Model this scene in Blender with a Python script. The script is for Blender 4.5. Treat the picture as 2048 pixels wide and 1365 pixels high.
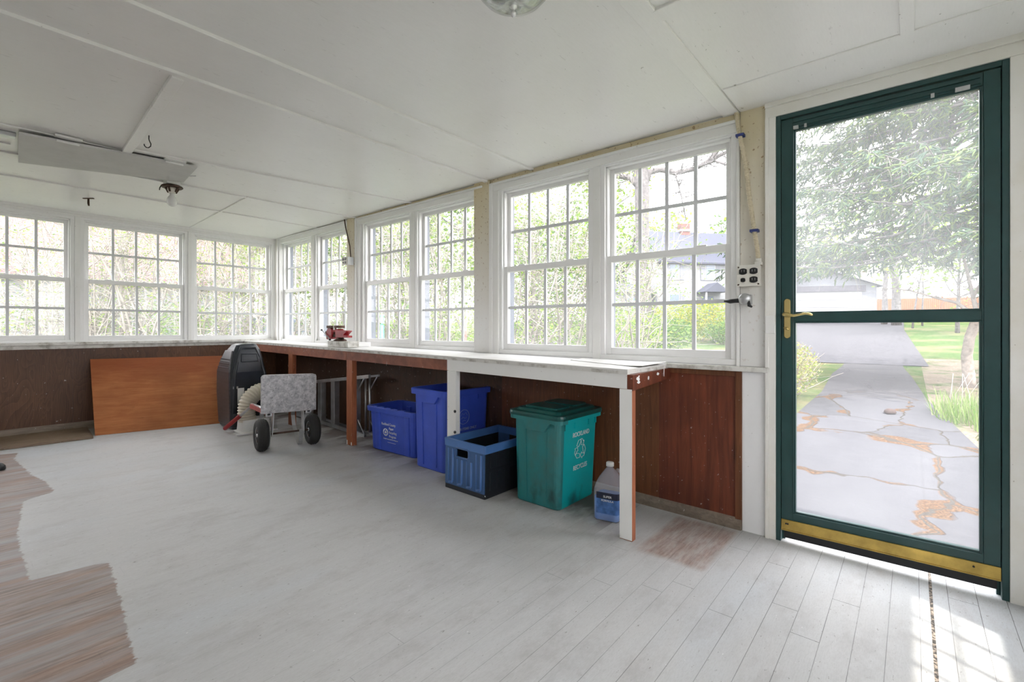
import bpy, bmesh, math, random
from mathutils import Vector, Matrix, noise
R = math.radians
PI = math.pi
D = bpy.data
scn = bpy.context.scene
for o in list(D.objects): D.objects.remove(o)
COL = scn.collection

# ---------------------------------------------------------------- camera, world, sun, exposure
EYE = 1.06
YAW = R(50.19)                       # clockwise from +Y
cam_d = D.cameras.new('camera'); cam = D.objects.new('camera', cam_d); COL.objects.link(cam)
cam.location = (0, 0, EYE); cam.rotation_euler = (R(90), 0, -YAW)
cam_d.sensor_width = 36; cam_d.lens = 36*960.3/2048; cam_d.shift_y = -24.9/2048
cam_d.clip_start = .02; cam_d.clip_end = 400
scn.camera = cam
scn.view_settings.view_transform = 'Standard'
scn.view_settings.look = 'None'
scn.view_settings.gamma = 1
scn.view_settings.use_curve_mapping = False
scn.view_settings.exposure = 0.92

W = D.worlds.new('world'); scn.world = W; W.use_nodes = True
wn = W.node_tree.nodes; wl = W.node_tree.links
bg = wn['Background']; SKY = 4.6
tc = wn.new('ShaderNodeTexCoord'); sp = wn.new('ShaderNodeSeparateXYZ'); rp = wn.new('ShaderNodeValToRGB')
wl.new(tc.outputs['Generated'], sp.inputs[0]); wl.new(sp.outputs['Z'], rp.inputs[0]); wl.new(rp.outputs[0], bg.inputs[0])
rp.color_ramp.elements[0].position = .0; rp.color_ramp.elements[0].color = (1, .972, .985, 1)
rp.color_ramp.elements[1].position = .8; rp.color_ramp.elements[1].color = (.93, .945, 1, 1)
bg.inputs[1].default_value = SKY
sun_d = D.lights.new('sun', 'SUN'); sun = D.objects.new('sun', sun_d); COL.objects.link(sun)
sun_d.energy = 4.6; sun_d.angle = R(.9); sun_d.color = (1, .96, .88)
sdir = Vector((.46*math.cos(R(58)), .888*math.cos(R(58)), -math.sin(R(58))))
sun.rotation_euler = sdir.to_track_quat('-Z', 'Y').to_euler()
sun.location = (0, -6, 9)

# ---------------------------------------------------------------- node helpers and materials
class NT:
    def __init__(s, name):
        s.m = D.materials.new(name); s.m.use_nodes = True
        s.t = s.m.node_tree; s.n = s.t.nodes; s.l = s.t.links
        s.b = s.n['Principled BSDF']; s.out = s.n['Material Output']
        s.tc = s.n.new('ShaderNodeTexCoord')
    def put(s, sock, v):
        if hasattr(v, 'node'): s.l.new(v, sock)
        elif isinstance(v, (int, float)): sock.default_value = v
        else:
            sock.default_value = tuple(v) + ((1,) if len(v) == 3 and len(sock.default_value) == 4 else ())
    def co(s, scale=(1, 1, 1), rot=(0, 0, 0), loc=(0, 0, 0)):
        m = s.n.new('ShaderNodeMapping'); s.l.new(s.tc.outputs['Object'], m.inputs[0])
        m.inputs['Scale'].default_value = scale; m.inputs['Rotation'].default_value = rot; m.inputs['Location'].default_value = loc
        return m.outputs[0]
    def noise(s, vec, scale=5, detail=4, rough=.6, dist=0):
        n = s.n.new('ShaderNodeTexNoise'); s.l.new(vec, n.inputs['Vector'])
        n.inputs['Scale'].default_value = scale; n.inputs['Detail'].default_value = detail
        n.inputs['Roughness'].default_value = rough; n.inputs['Distortion'].default_value = dist
        return n.outputs[0]
    def vor(s, vec, scale=5, feature='F1', out=0):
        n = s.n.new('ShaderNodeTexVoronoi'); n.feature = feature; s.l.new(vec, n.inputs['Vector']); n.inputs['Scale'].default_value = scale
        return n.outputs[out]
    def ramp(s, f, stops, interp='LINEAR'):
        n = s.n.new('ShaderNodeValToRGB'); s.put(n.inputs[0], f); cr = n.color_ramp; cr.interpolation = interp
        while len(cr.elements) < len(stops): cr.elements.new(.5)
        for e, (p, c) in zip(cr.elements, stops):
            e.position = p
            e.color = (c, c, c, 1) if isinstance(c, (int, float)) else (*c, 1)
        return n.outputs[0]
    def math(s, op, a, b=0, c=None, clamp=False):
        n = s.n.new('ShaderNodeMath'); n.operation = op; n.use_clamp = clamp
        s.put(n.inputs[0], a); s.put(n.inputs[1], b)
        if c is not None: s.put(n.inputs[2], c)
        return n.outputs[0]
    def mix(s, f, a, b, blend='MIX'):
        n = s.n.new('ShaderNodeMix'); n.data_type = 'RGBA'; n.blend_type = blend
        s.put(n.inputs[0], f); s.put(n.inputs[6], a); s.put(n.inputs[7], b)
        return n.outputs[2]
    def xyz(s, vec=None):
        n = s.n.new('ShaderNodeSeparateXYZ'); s.l.new(vec or s.tc.outputs['Object'], n.inputs[0]); return n.outputs
    def bump(s, h, strength=.3, dist=.01):
        n = s.n.new('ShaderNodeBump'); s.put(n.inputs['Height'], h); n.inputs['Strength'].default_value = strength; n.inputs['Distance'].default_value = dist
        s.l.new(n.outputs[0], s.b.inputs['Normal'])
    def fin(s, color, rough=.6, metal=0, spec=.5, **kw):
        s.put(s.b.inputs['Base Color'], color); s.put(s.b.inputs['Roughness'], rough); s.put(s.b.inputs['Metallic'], metal)
        s.b.inputs['Specular IOR Level'].default_value = spec
        for k, v in kw.items(): s.put(s.b.inputs[k], v)
        return s.m

MATT = {'pale_bark', 'grey_bark', 'pale_twigs', 'grey_shingles', 'pinkish_red_shingles', 'red_brick', 'orange_fence_boards', 'brown_stone', 'door_step_stone', 'grey_foundation', 'grey_lintel', 'asphalt'}
def plain(name, c, rough=.6, metal=0, var=.08, scale=6, bump=0, spec=.5, stretch=(1, 1, 1)):
    if name in MATT: spec = .04
    t = NT(name); v = t.co(stretch); f = t.noise(v, scale, 5)
    lo = tuple(x*(1-var) for x in c); hi = tuple(min(1, x*(1+var)) for x in c)
    if bump: t.bump(f, bump)
    return t.fin(t.ramp(f, [(.3, lo), (.7, hi)]), rough, metal, spec)

def wood(name, c1, c2, stretch=(1, 1, 12), scale=6, rough=.5, speck=True, grain=1.0):
    """stretch: large value = fine detail on that axis"""
    t = NT(name); v = t.co(stretch); f = t.noise(v, scale, 6, .65, .8)
    big = t.noise(t.co(), 1.6, 3)
    col = t.ramp(f, [(.25, c1), (.75, c2)])
    col = t.mix(t.ramp(big, [(.35, 0), (.7, .55)]), col, tuple(x*.55 for x in c1))
    if speck:
        sp_ = t.noise(t.co(), 55, 2, .5)
        col = t.mix(t.ramp(sp_, [(.70, 0), (.74, .55)]), col, (.55, .5, .46))
    t.bump(f, .12*grain)
    return t.fin(col, rough, 0, .4)

def plywood(name, c1, c2, sc=5.0, rough=.45):
    """rotary-cut ply: big wandering cathedral figure"""
    t = NT(name); v = t.co((1.3, 1.3, .35))
    f = t.noise(v, 3.2, 2, .4, 1.2)
    w = t.math('FRACT', t.math('MULTIPLY', f, 17))
    fine = t.noise(t.co((30, 30, 1.2)), 6, 4)
    g = t.math('ADD', t.math('MULTIPLY', w, .28), t.math('MULTIPLY', fine, .8))
    col = t.ramp(g, [(.2, c1), (.85, c2)])
    big = t.noise(t.co((1, 1, .7)), 1.4, 4)
    col = t.mix(t.ramp(big, [(.3, 0), (.75, .75)]), col, tuple(x*.45 for x in c1))
    s_ = t.noise(t.co(), 38, 3, .5)
    col = t.mix(t.ramp(s_, [(.69, 0), (.72, .7)]), col, (.5, .46, .42))
    t.bump(fine, .1)
    return t.fin(col, rough, 0, .4)

M = {}
# painted trim with wear
def paint(name, base, dirt, amt=.5, rough=.45, sc=3.0):
    t = NT(name); big = t.noise(t.co(), sc, 5, .6); sp_ = t.noise(t.co(), 60, 2)
    col = t.mix(t.ramp(big, [(.45, 0), (.8, amt)]), base, dirt)
    col = t.mix(t.ramp(sp_, [(.73, 0), (.76, .6)]), col, (.28, .22, .17))
    t.bump(t.noise(t.co(), 25, 4), .05, .002)
    return t.fin(col, rough, 0, .4)
M['trim'] = paint('white_trim_paint', (.86, .86, .84), (.76, .745, .68), .35, .38)
M['vinyl'] = plain('white_vinyl', (.88, .88, .87), .32, var=.02)
M['casing'] = paint('cream_casing_paint', (.86, .85, .81), (.68, .61, .46), .5, .45)
M['wallgrey'] = paint('grey_white_wall_paint', (.90, .90, .905), (.76, .76, .75), .3, .5)
def beige():
    t = NT('yellowed_panel'); z = t.xyz()[2]
    big = t.noise(t.co((1, 1, .5)), 4, 5)
    f = t.math('ADD', t.ramp(z, [(0, 0), (1, 1)]), 0)
    zz = t.math('MULTIPLY', t.math('SUBTRACT', z, 1.1), .95, clamp=True)
    f = t.math('MULTIPLY', zz, t.math('ADD', t.math('MULTIPLY', big, .9), .35), clamp=True)
    col = t.mix(f, (.80, .795, .78), (.68, .57, .33))
    sp_ = t.noise(t.co(), 45, 2)
    col = t.mix(t.math('MULTIPLY', t.ramp(sp_, [(.64, 0), (.69, .8)]), t.math('ADD', zz, .25, clamp=True)), col, (.34, .21, .10))
    t.bump(t.noise(t.co((40, 40, 1)), 3, 3), .06)
    return t.fin(col, .5, 0, .4)
M['beige'] = beige()
def ceiling_mat():
    t = NT('ceiling_paint'); big = t.noise(t.co(), 1.3, 5, .6)
    st = t.noise(t.co((4, 22, 4)), 3, 5, .6)
    col = t.ramp(big, [(.3, (.85, .84, .815)), (.7, (.895, .89, .87))])
    sp_ = t.noise(t.co(), 30, 2)
    col = t.mix(t.ramp(sp_, [(.755, 0), (.77, .6)]), col, (.3, .28, .25))
    f2 = t.noise(t.co((3, 26, 3), loc=(4, 2, 0)), 6, 5, .7)
    col = t.mix(t.ramp(f2, [(.35, .07), (.6, 0)]), col, (.60, .59, .56))
    dk = t.noise(t.co((9, 30, 9)), 4, 2, .5)
    col = t.mix(t.ramp(dk, [(.76, 0), (.78, .45)]), col, (.28, .26, .23))
    t.bump(t.math('ADD', st, t.math('MULTIPLY', f2, .2)), .03, .004)
    return t.fin(col, t.ramp(st, [(.3, .27), (.7, .35)]), 0, .5)
M['ceiling'] = ceiling_mat()
M['ply_dark'] = plywood('dark_brown_plywood', (.045, .019, .010), (.13, .06, .03))
M['ply_far'] = plywood('brown_far_plywood', (.072, .031, .017), (.20, .095, .048))
M['ply_red'] = wood('red_brown_plywood', (.075, .020, .012), (.25, .065, .03), (7, 7, .5), 5, .4)
M['ply_mid'] = wood('mid_brown_plywood', (.09, .032, .014), (.26, .095, .038), (9, 9, .6), 6)
M['ply_orange'] = wood('orange_plywood', (.33, .095, .03), (.52, .20, .075), (.6, .6, 8), 5, .5, False)
def orange():
    t = NT('orange_plywood'); f = t.noise(t.co((.6, .6, 8)), 5, 6, .65, .8); z = t.xyz()[2]
    col = t.ramp(f, [(.25, (.33, .098, .032)), (.75, (.53, .21, .075))])
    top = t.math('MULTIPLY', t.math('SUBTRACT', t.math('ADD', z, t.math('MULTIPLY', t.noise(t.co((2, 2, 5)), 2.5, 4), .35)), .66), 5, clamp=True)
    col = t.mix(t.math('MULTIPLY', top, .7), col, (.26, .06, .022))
    big = t.noise(t.co(), 2.2, 4); col = t.mix(t.ramp(big, [(.45, 0), (.7, .45)]), col, (.24, .08, .03))
    s2 = t.noise(t.co((4, 4, 22)), 3, 5, .7); col = t.mix(t.ramp(s2, [(.62, 0), (.7, .5)]), col, (.20, .065, .025))
    t.bump(f, .1); return t.fin(col, .5, 0, .35)
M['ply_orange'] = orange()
M['brown'] = wood('stained_brown_timber', (.16, .045, .022), (.40, .13, .06), (2, 2, 2), 5)
M['brown_v'] = wood('stained_brown_post', (.26, .075, .03), (.52, .18, .085), (9, 9, .8), 5)
M['greywood'] = wood('weathered_grey_wood', (.16, .12, .09), (.33, .27, .21), (1, 6, 9), 5)
M['oldboard'] = wood('weathered_board', (.13, .09, .06), (.34, .25, .17), (.8, 9, 9), 6)
M['chipped'] = paint('chipped_white_paint', (.74, .73, .69), (.22, .19, .14), .95, .6, 16)
M['benchtop'] = paint('worn_bench_paint', (.76, .755, .73), (.52, .48, .41), .6, .55, 5)

def floor_mat():
    t = NT('worn_floor_paint'); P_ = t.xyz(); X, Y = P_[0], P_[1]
    st = t.noise(t.co((1.2, 9, 1)), 4, 6, .65, .3)
    big = t.noise(t.co((.7, 1, 1)), 1.1, 5, .6)
    base = t.ramp(st, [(.3, (.43, .43, .425)), (.7, (.50, .50, .495))])
    base = t.mix(t.ramp(big, [(.35, 0), (.65, .55)]), base, (.55, .54, .52))
    blue = t.noise(t.co((.6, 1.6, 1)), .9, 4)
    base = t.mix(t.ramp(blue, [(.5, 0), (.66, .35)]), base, (.50, .55, .60))
    fg = t.noise(t.co((10, 45, 1)), 5, 4, .7)
    base = t.mix(t.ramp(fg, [(.35, .30), (.55, 0)]), base, (.36, .35, .34))
    # grime and scuffs
    gr = t.noise(t.co((1, 1.9, 1)), 2.6, 7, .75)
    base = t.mix(t.ramp(gr, [(.50, 0), (.72, .6)]), base, (.33, .31, .295))
    sc = t.noise(t.co((7, 16, 1)), 5, 4, .7)
    base = t.mix(t.ramp(sc, [(.64, 0), (.70, .75)]), base, (.20, .18, .16))
    wh = t.noise(t.co((5, 9, 1), loc=(7, 3, 0)), 9, 2, .6)
    base = t.mix(t.ramp(wh, [(.73, 0), (.76, .6)]), base, (.74, .74, .72))
    # dark brown patches below the bench
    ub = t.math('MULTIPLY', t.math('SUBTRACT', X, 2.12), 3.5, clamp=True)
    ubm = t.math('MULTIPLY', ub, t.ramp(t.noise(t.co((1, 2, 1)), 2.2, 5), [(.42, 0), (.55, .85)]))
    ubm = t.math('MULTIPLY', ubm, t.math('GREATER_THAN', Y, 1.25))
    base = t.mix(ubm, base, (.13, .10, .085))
    # unpainted wood on the left
    w = t.noise(t.co((1.4, 15, 1)), 5, 7, .75, .2); w2 = t.noise(t.co((.5, 5, 1), loc=(2, 1, 0)), 2.5, 4)
    bare = t.ramp(w, [(.3, (.13, .095, .08)), (.5, (.26, .195, .165)), (.7, (.42, .32, .27))])
    bare = t.mix(t.ramp(w2, [(.42, 0), (.62, .75)]), bare, (.33, .315, .315))
    bare = t.mix(t.ramp(t.noise(t.co((.7, 6, 1), loc=(5, 5, 0)), 2.2, 4), [(.5, 0), (.68, .4)]), bare, (.33, .19, .13))
    stops = [(1.2, -.2), (1.80, -.1), (1.85, .40), (2.16, .435), (2.45, .47), (2.73, .49), (2.76, .25), (3.4, .26), (3.98, .33), (4.06, .47), (4.35, .46), (4.6, .42), (5.2, .38), (5.43, .42), (5.5, -.2)]
    bx = t.ramp(t.math('DIVIDE', Y, 7.0), [(a/7.0, (b+.3)) for a, b in stops])
    jag = t.noise(t.co((1, 1.6, 1)), 22, 5, .7)
    xx = t.math('ADD', t.math('ADD', X, .3), t.math('MULTIPLY', t.math('SUBTRACT', jag, .5), .055))
    mb = t.math('MULTIPLY', t.math('SUBTRACT', bx, xx), 150, clamp=True)
    col = t.mix(mb, base, bare)
    # bare patch by the bench foot: X 2.05..2.68, Y .70..1.02
    d1 = t.math('MULTIPLY', t.math('SUBTRACT', .17, t.math('ABSOLUTE', t.math('SUBTRACT', Y, .86))), 40, clamp=True)
    d2 = t.math('MULTIPLY', t.math('SUBTRACT', .29, t.math('ABSOLUTE', t.math('SUBTRACT', X, 2.42))), 20, clamp=True)
    pm = t.math('MULTIPLY', t.math('MULTIPLY', d1, d2), t.ramp(t.noise(t.co((2, 5, 1)), 4, 4), [(.3, .4), (.6, 1)]))
    col = t.mix(pm, col, t.ramp(w, [(.3, (.20, .14, .115)), (.7, (.46, .37, .33))]))
    # board joints, clearer near the door
    fy = t.math('FRACT', t.math('DIVIDE', t.math('ADD', Y, 3.031), .0885))
    e = t.math('ABSOLUTE', t.math('SUBTRACT', fy, .5))
    line = t.math('MULTIPLY', t.math('SUBTRACT', e, .485), 90, clamp=True)
    near = t.ramp(t.math('DIVIDE', Y, 7.0), [(.02, 1), (.13, .55), (.25, .10), (.9, .06)])
    br = t.ramp(t.noise(t.co((.6, 2, 1)), 1.7, 3), [(.35, .35), (.6, 1)])
    lm = t.math('MULTIPLY', t.math('MULTIPLY', line, near), br)
    # butt joints
    row = t.math('FLOOR', t.math('DIVIDE', t.math('ADD', Y, 3.031), .0885))
    sh = t.math('FRACT', t.math('MULTIPLY', t.math('SINE', t.math('MULTIPLY', row, 12.9898)), 43.7))
    fx = t.math('FRACT', t.math('ADD', t.math('DIVIDE', X, 1.6), sh))
    bj = t.math('MULTIPLY', t.math('MULTIPLY', t.math('SUBTRACT', .0018, fx), 900, clamp=True), near)
    lm = t.math('MAXIMUM', lm, bj)
    # the one open joint filled with grit
    gj = t.math('MULTIPLY', t.math('SUBTRACT', .0062, t.math('ABSOLUTE', t.math('SUBTRACT', Y, -.058))), 500, clamp=True)
    col = t.mix(lm, col, (.06, .05, .045))
    col = t.mix(gj, col, t.ramp(t.noise(t.co(), 90, 2), [(.45, (.03, .025, .02)), (.65, (.35, .28, .22))]))
    h = t.math('SUBTRACT', t.math('MULTIPLY', t.noise(t.co((6, 60, 1)), 5, 3), .25), t.math('ADD', lm, gj))
    t.bump(h, .25, .004)
    return t.fin(col, t.ramp(st, [(.2, .42), (.8, .6)]), 0, .35)
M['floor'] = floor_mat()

M['green'] = plain('dark_green_enamel', (.018, .062, .062), .35, var=.15)
M['brass'] = plain('worn_brass', (.55, .38, .10), .35, .7, var=.25, scale=12)
M['brass2'] = plain('bright_brass', (.66, .52, .22), .25, .9, var=.1)
M['black'] = plain('black_plastic', (.012, .013, .015), .4)
M['rubber'] = plain('tyre_rubber', (.018, .018, .018), .75, bump=.2, scale=40)
M['steel'] = plain('dull_aluminium', (.52, .53, .54), .35, .85, var=.15, scale=14)
M['chrome'] = plain('bright_steel', (.80, .80, .81), .22, .6)
M['case'] = plain('black_blue_plastic', (.022, .026, .034), .28, var=.3)
M['case_side'] = plain('dark_grey_plastic', (.055, .053, .058), .33, var=.3, stretch=(1, 1, 8))
M['red'] = plain('red_enamel', (.32, .02, .025), .4, var=.3, scale=20)
M['rust'] = plain('rusty_iron', (.10, .06, .045), .6, .5, var=.4, scale=25)
M['redbar'] = plain('faded_red_paint', (.38, .10, .10), .4, var=.3, scale=20)
M['grip'] = plain('red_rubber', (.30, .012, .015), .45)
M['bluebin'] = plain('blue_plastic', (.05, .105, .58), .38, var=.1)
M['tote'] = plain('slate_blue_plastic', (.05, .12, .28), .4, var=.12)
M['toterim'] = plain('pale_blue_rim_plastic', (.08, .19, .46), .35, var=.1)
M['totedark'] = plain('near_black_plastic', (.014, .016, .022), .38)
def green_plastic():
    t = NT('teal_bin_plastic'); z = t.xyz()[2]
    sm = t.noise(t.co((1, 1, .6), loc=(.3, .3, 0)), 7, 5, .65)
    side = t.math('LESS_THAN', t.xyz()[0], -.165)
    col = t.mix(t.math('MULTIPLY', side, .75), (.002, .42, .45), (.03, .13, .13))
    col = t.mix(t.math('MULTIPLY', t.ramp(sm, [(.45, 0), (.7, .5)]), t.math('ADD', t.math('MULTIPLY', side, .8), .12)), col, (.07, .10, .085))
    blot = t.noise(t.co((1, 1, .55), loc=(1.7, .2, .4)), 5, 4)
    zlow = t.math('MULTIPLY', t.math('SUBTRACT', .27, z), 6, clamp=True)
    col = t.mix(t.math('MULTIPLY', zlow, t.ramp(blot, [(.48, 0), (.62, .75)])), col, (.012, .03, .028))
    return t.fin(col, .35, 0, .5)
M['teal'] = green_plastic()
M['teal_lid'] = plain('dark_teal_lid', (.006, .075, .07), .3, var=.3)
M['white'] = plain('white_print', (.80, .82, .82), .5, var=.02)
M['printfaint'] = plain('faint_print', (.35, .42, .62), .5, var=.02)
M['porcelain'] = plain('rusty_white_porcelain', (.70, .66, .60), .3, var=.1)
M['bulb'] = plain('frosted_bulb_glass', (.86, .86, .84), .15, var=.01)
M['hose'] = plain('cream_ribbed_plastic', (.60, .55, .44), .45, var=.08)
M['whiteplastic'] = plain('white_plastic', (.74, .74, .72), .4, var=.03)
M['outlet'] = plain('off_white_outlet', (.74, .72, .66), .4, var=.05)
M['conduit'] = plain('cream_flexible_conduit', (.66, .58, .42), .45, .2, var=.1)
M['blueclip'] = plain('blue_clip', (.04, .06, .22), .5)
def slab_mat():
    t = NT('speckled_grey_board'); a = t.noise(t.co(), 30, 5, .7); b = t.noise(t.co(), 90, 2)
    col = t.ramp(a, [(.35, (.30, .295, .31)), (.65, (.60, .59, .60))])
    col = t.mix(t.ramp(b, [(.64, 0), (.68, .8)]), col, (.16, .15, .15))
    t.bump(a, .5, .004); return t.fin(col, .85)
M['slab'] = slab_mat()

def glass_mat(name, dust, tint=(.95, .97, 1)):
    t = NT(name); n = t.n; l = t.l
    tr = n.new('ShaderNodeBsdfTransparent'); gl = n.new('ShaderNodeBsdfGlossy'); gl.inputs['Roughness'].default_value = .03
    g = n.new('ShaderNodeNewGeometry'); dp = n.new('ShaderNodeVectorMath'); dp.operation = 'DOT_PRODUCT'
    l.new(g.outputs['Normal'], dp.inputs[0]); l.new(g.outputs['Incoming'], dp.inputs[1])
    fres = t.math('ADD', t.math('MULTIPLY', t.math('POWER', t.math('SUBTRACT', 1, t.math('ABSOLUTE', dp.outputs['Value'])), 5), .35), .02)
    tl = n.new('ShaderNodeBsdfTranslucent'); tl.inputs[0].default_value = (*tint, 1)
    m1 = n.new('ShaderNodeMixShader'); m2 = n.new('ShaderNodeMixShader')
    f = t.ramp(t.noise(t.co(), 1.6, 5), [(.3, dust*.55), (.7, dust*1.45)])
    if dust > .12:
        f = t.math('MULTIPLY', f, t.ramp(t.noise(t.co((6, 6, .8)), 6, 3), [(.2, .8), (.8, 1.2)]))
    l.new(f, m1.inputs[0]); l.new(tr.outputs[0], m1.inputs[1]); l.new(tl.outputs[0], m1.inputs[2])
    l.new(fres, m2.inputs[0]); l.new(m1.outputs[0], m2.inputs[1]); l.new(gl.outputs[0], m2.inputs[2])
    l.new(m2.outputs[0], t.out.inputs[0]); n.remove(t.b)
    return t.m
M['glass'] = glass_mat('window_glass', .05)
M['glass_door'] = glass_mat('dusty_door_glass', .085)
M['glass_door_low'] = glass_mat('lower_door_glass', .045)

def leaf_mat(name, cols, trans=.35):
    t = NT(name); g = t.n.new('ShaderNodeNewGeometry')
    c = t.ramp(g.outputs['Random Per Island'], [(i/max(1, len(cols)-1), c) for i, c in enumerate(cols)])
    tl = t.n.new('ShaderNodeBsdfTranslucent'); mx = t.n.new('ShaderNodeMixShader'); mx.inputs[0].default_value = trans
    t.fin(c, .6, 0, .2); t.l.new(c, tl.inputs[0])
    t.l.new(t.b.outputs[0], mx.inputs[1]); t.l.new(tl.outputs[0], mx.inputs[2]); t.l.new(mx.outputs[0], t.out.inputs[0])
    return t.m

# ---------------------------------------------------------------- mesh builder
class MB:
    def __init__(s): s.v = []; s.f = []; s.sm = []; s.mi = []
    def add(s, vs, fs, smooth=False, mi=0, mtx=None):
        o = len(s.v)
        s.v += [tuple(mtx @ Vector(p)) for p in vs] if mtx is not None else [tuple(p) for p in vs]
        for f in fs: s.f.append(tuple(i+o for i in f)); s.sm.append(smooth); s.mi.append(mi)
        return s
    def box(s, x0, x1, y0, y1, z0, z1, mi=0, mtx=None, bev=0):
        if bev > 0: return s.bevbox(x0, x1, y0, y1, z0, z1, bev, mi, mtx)
        vs = [(x, y, z) for x in (x0, x1) for y in (y0, y1) for z in (z0, z1)]
        fs = [(0, 1, 3, 2), (4, 6, 7, 5), (0, 4, 5, 1), (2, 3, 7, 6), (0, 2, 6, 4), (1, 5, 7, 3)]
        return s.add(vs, fs, False, mi, mtx)
    def bevbox(s, x0, x1, y0, y1, z0, z1, b, mi=0, mtx=None):
        bm = bmesh.new(); bmesh.ops.create_cube(bm, size=1)
        for v in bm.verts: v.co = ((x0+x1)/2+v.co.x*(x1-x0), (y0+y1)/2+v.co.y*(y1-y0), (z0+z1)/2+v.co.z*(z1-z0))
        bmesh.ops.bevel(bm, geom=list(bm.edges), offset=b, segments=2, affect='EDGES', profile=.7)
        bm.verts.index_update()
        s.add([v.co[:] for v in bm.verts], [[v.index for v in f.verts] for f in bm.faces], False, mi, mtx); bm.free()
        return s
    def hexa(s, pts, mi=0):
        """8 corners: bottom four then top four, both the same way round"""
        return s.add(pts, [(3, 2, 1, 0), (4, 5, 6, 7), (0, 1, 5, 4), (1, 2, 6, 5), (2, 3, 7, 6), (3, 0, 4, 7)], False, mi)
    def tube(s, pts, r, n=8, mi=0, caps=True, mtx=None, smooth=True):
        pts = [Vector(p) for p in pts]; k = len(pts); rr = r if isinstance(r, (list, tuple)) else [r]*k
        vs = []; up = Vector((0, 0, 1)); prev = None
        for i, p in enumerate(pts):
            d = (pts[min(i+1, k-1)]-pts[max(i-1, 0)])
            if d.length < 1e-9: d = Vector((0, 0, 1))
            d.normalize()
            if prev is None:
                a = d.cross(up)
                if a.length < .05: a = d.cross(Vector((1, 0, 0)))
            else:
                a = prev-d*prev.dot(d)
                if a.length < 1e-6: a = d.orthogonal()
            a.normalize(); prev = a; b = d.cross(a)
            for j in range(n):
                t = 2*PI*j/n; vs.append(p+(a*math.cos(t)+b*math.sin(t))*rr[i])
        fs = []
        for i in range(k-1):
            for j in range(n):
                q = (j+1) % n; fs.append((i*n+j, i*n+q, (i+1)*n+q, (i+1)*n+j))
        if caps and n > 2: fs.append(tuple(range(n))[::-1]); fs.append(tuple((k-1)*n+j for j in range(n)))
        return s.add(vs, fs, smooth, mi, mtx)
    def lathe(s, prof, n=24, mi=0, mtx=None, smooth=True):
        vs = []; fs = []
        for r, z in prof:
            for j in range(n):
                t = 2*PI*j/n; vs.append((r*math.cos(t), r*math.sin(t), z))
        for i in range(len(prof)-1):
            for j in range(n):
                q = (j+1) % n; fs.append((i*n+j, i*n+q, (i+1)*n+q, (i+1)*n+j))
        if prof[0][0] > 1e-5: fs.append(tuple(range(n))[::-1])
        if prof[-1][0] > 1e-5: fs.append(tuple((len(prof)-1)*n+j for j in range(n)))
        return s.add(vs, fs, smooth, mi, mtx)
    def loft(s, rings, mi=0, cap0=True, cap1=True, smooth=False, mtx=None):
        n = len(rings[0]); vs = [p for r in rings for p in r]; fs = []
        for i in range(len(rings)-1):
            for j in range(n):
                q = (j+1) % n; fs.append((i*n+j, i*n+q, (i+1)*n+q, (i+1)*n+j))
        if cap0: fs.append(tuple(range(n))[::-1])
        if cap1: fs.append(tuple((len(rings)-1)*n+j for j in range(n)))
        return s.add(vs, fs, smooth, mi, mtx)
    def prism(s, poly, z0, z1, mi=0, mtx=None):
        return s.loft([[(x, y, z0) for x, y in poly], [(x, y, z1) for x, y in poly]], mi, mtx=mtx)
    def build(s, name, mats, parent=None, bevel=0):
        me = D.meshes.new(name); me.from_pydata(s.v, [], s.f); me.update()
        for m in (mats if isinstance(mats, (list, tuple)) else [mats]): me.materials.append(m)
        me.polygons.foreach_set('use_smooth', s.sm); me.polygons.foreach_set('material_index', s.mi)
        o = D.objects.new(name, me); COL.objects.link(o)
        if parent is not None: o.parent = parent
        if bevel:
            b = o.modifiers.new('bevel', 'BEVEL'); b.width = bevel; b.segments = 2; b.limit_method = 'ANGLE'
        return o

def rrect(hx, hy, r, z, k=4, cx=0, cy=0):
    r = min(r, hx, hy); out = []
    for ax, ay, a0 in ((hx-r, hy-r, 0), (-hx+r, hy-r, 90), (-hx+r, -hy+r, 180), (hx-r, -hy+r, 270)):
        for i in range(k+1):
            t = R(a0+90*i/k); out.append((cx+ax+r*math.cos(t), cy+ay+r*math.sin(t), z))
    return out

def tag(o, label=None, cat=None, group=None, kind=None):
    if label: o['label'] = label
    if cat: o['category'] = cat
    if group: o['group'] = group
    if kind: o['kind'] = kind
    return o
def empty(name, label, cat, loc=(0, 0, 0), rz=0, group=None, tilt=False, kind=None):
    o = D.objects.new(name, None); COL.objects.link(o); o.empty_display_size = .1
    m = Matrix.Translation(loc)
    if tilt: m = m @ Matrix.Rotation(math.atan(FS), 4, 'X')
    o.matrix_world = m @ Matrix.Rotation(rz, 4, 'Z')
    return tag(o, label, cat, group, kind)
def struct(name, mb, m, parent=None):
    o = mb.build(name, m, parent)
    if parent is None: o['kind'] = 'structure'
    return o
def text(name, s, size, m, parent, mtx, extrude=.0006, align='CENTER', sx=1.0, bold=0.0):
    c = D.curves.new(name, 'FONT'); c.body = s; c.size = size; c.extrude = extrude; c.align_x = align; c.offset = bold
    o = D.objects.new(name, c); COL.objects.link(o)
    bpy.context.view_layer.update()
    me = D.meshes.new_from_object(o.evaluated_get(bpy.context.evaluated_depsgraph_get()))
    D.objects.remove(o); me.name = name
    for v in me.vertices: v.co.x *= sx
    me.materials.clear(); me.materials.append(m)
    q = D.objects.new(name, me); COL.objects.link(q)
    q.parent = parent; q.matrix_local = mtx
    return q
def face_mtx(origin, xaxis, yaxis):
    x = Vector(xaxis).normalized(); z = x.cross(Vector(yaxis)).normalized(); y = z.cross(x)
    m = Matrix((x, y, z)).transposed().to_4x4(); m.translation = origin
    return m

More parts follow.
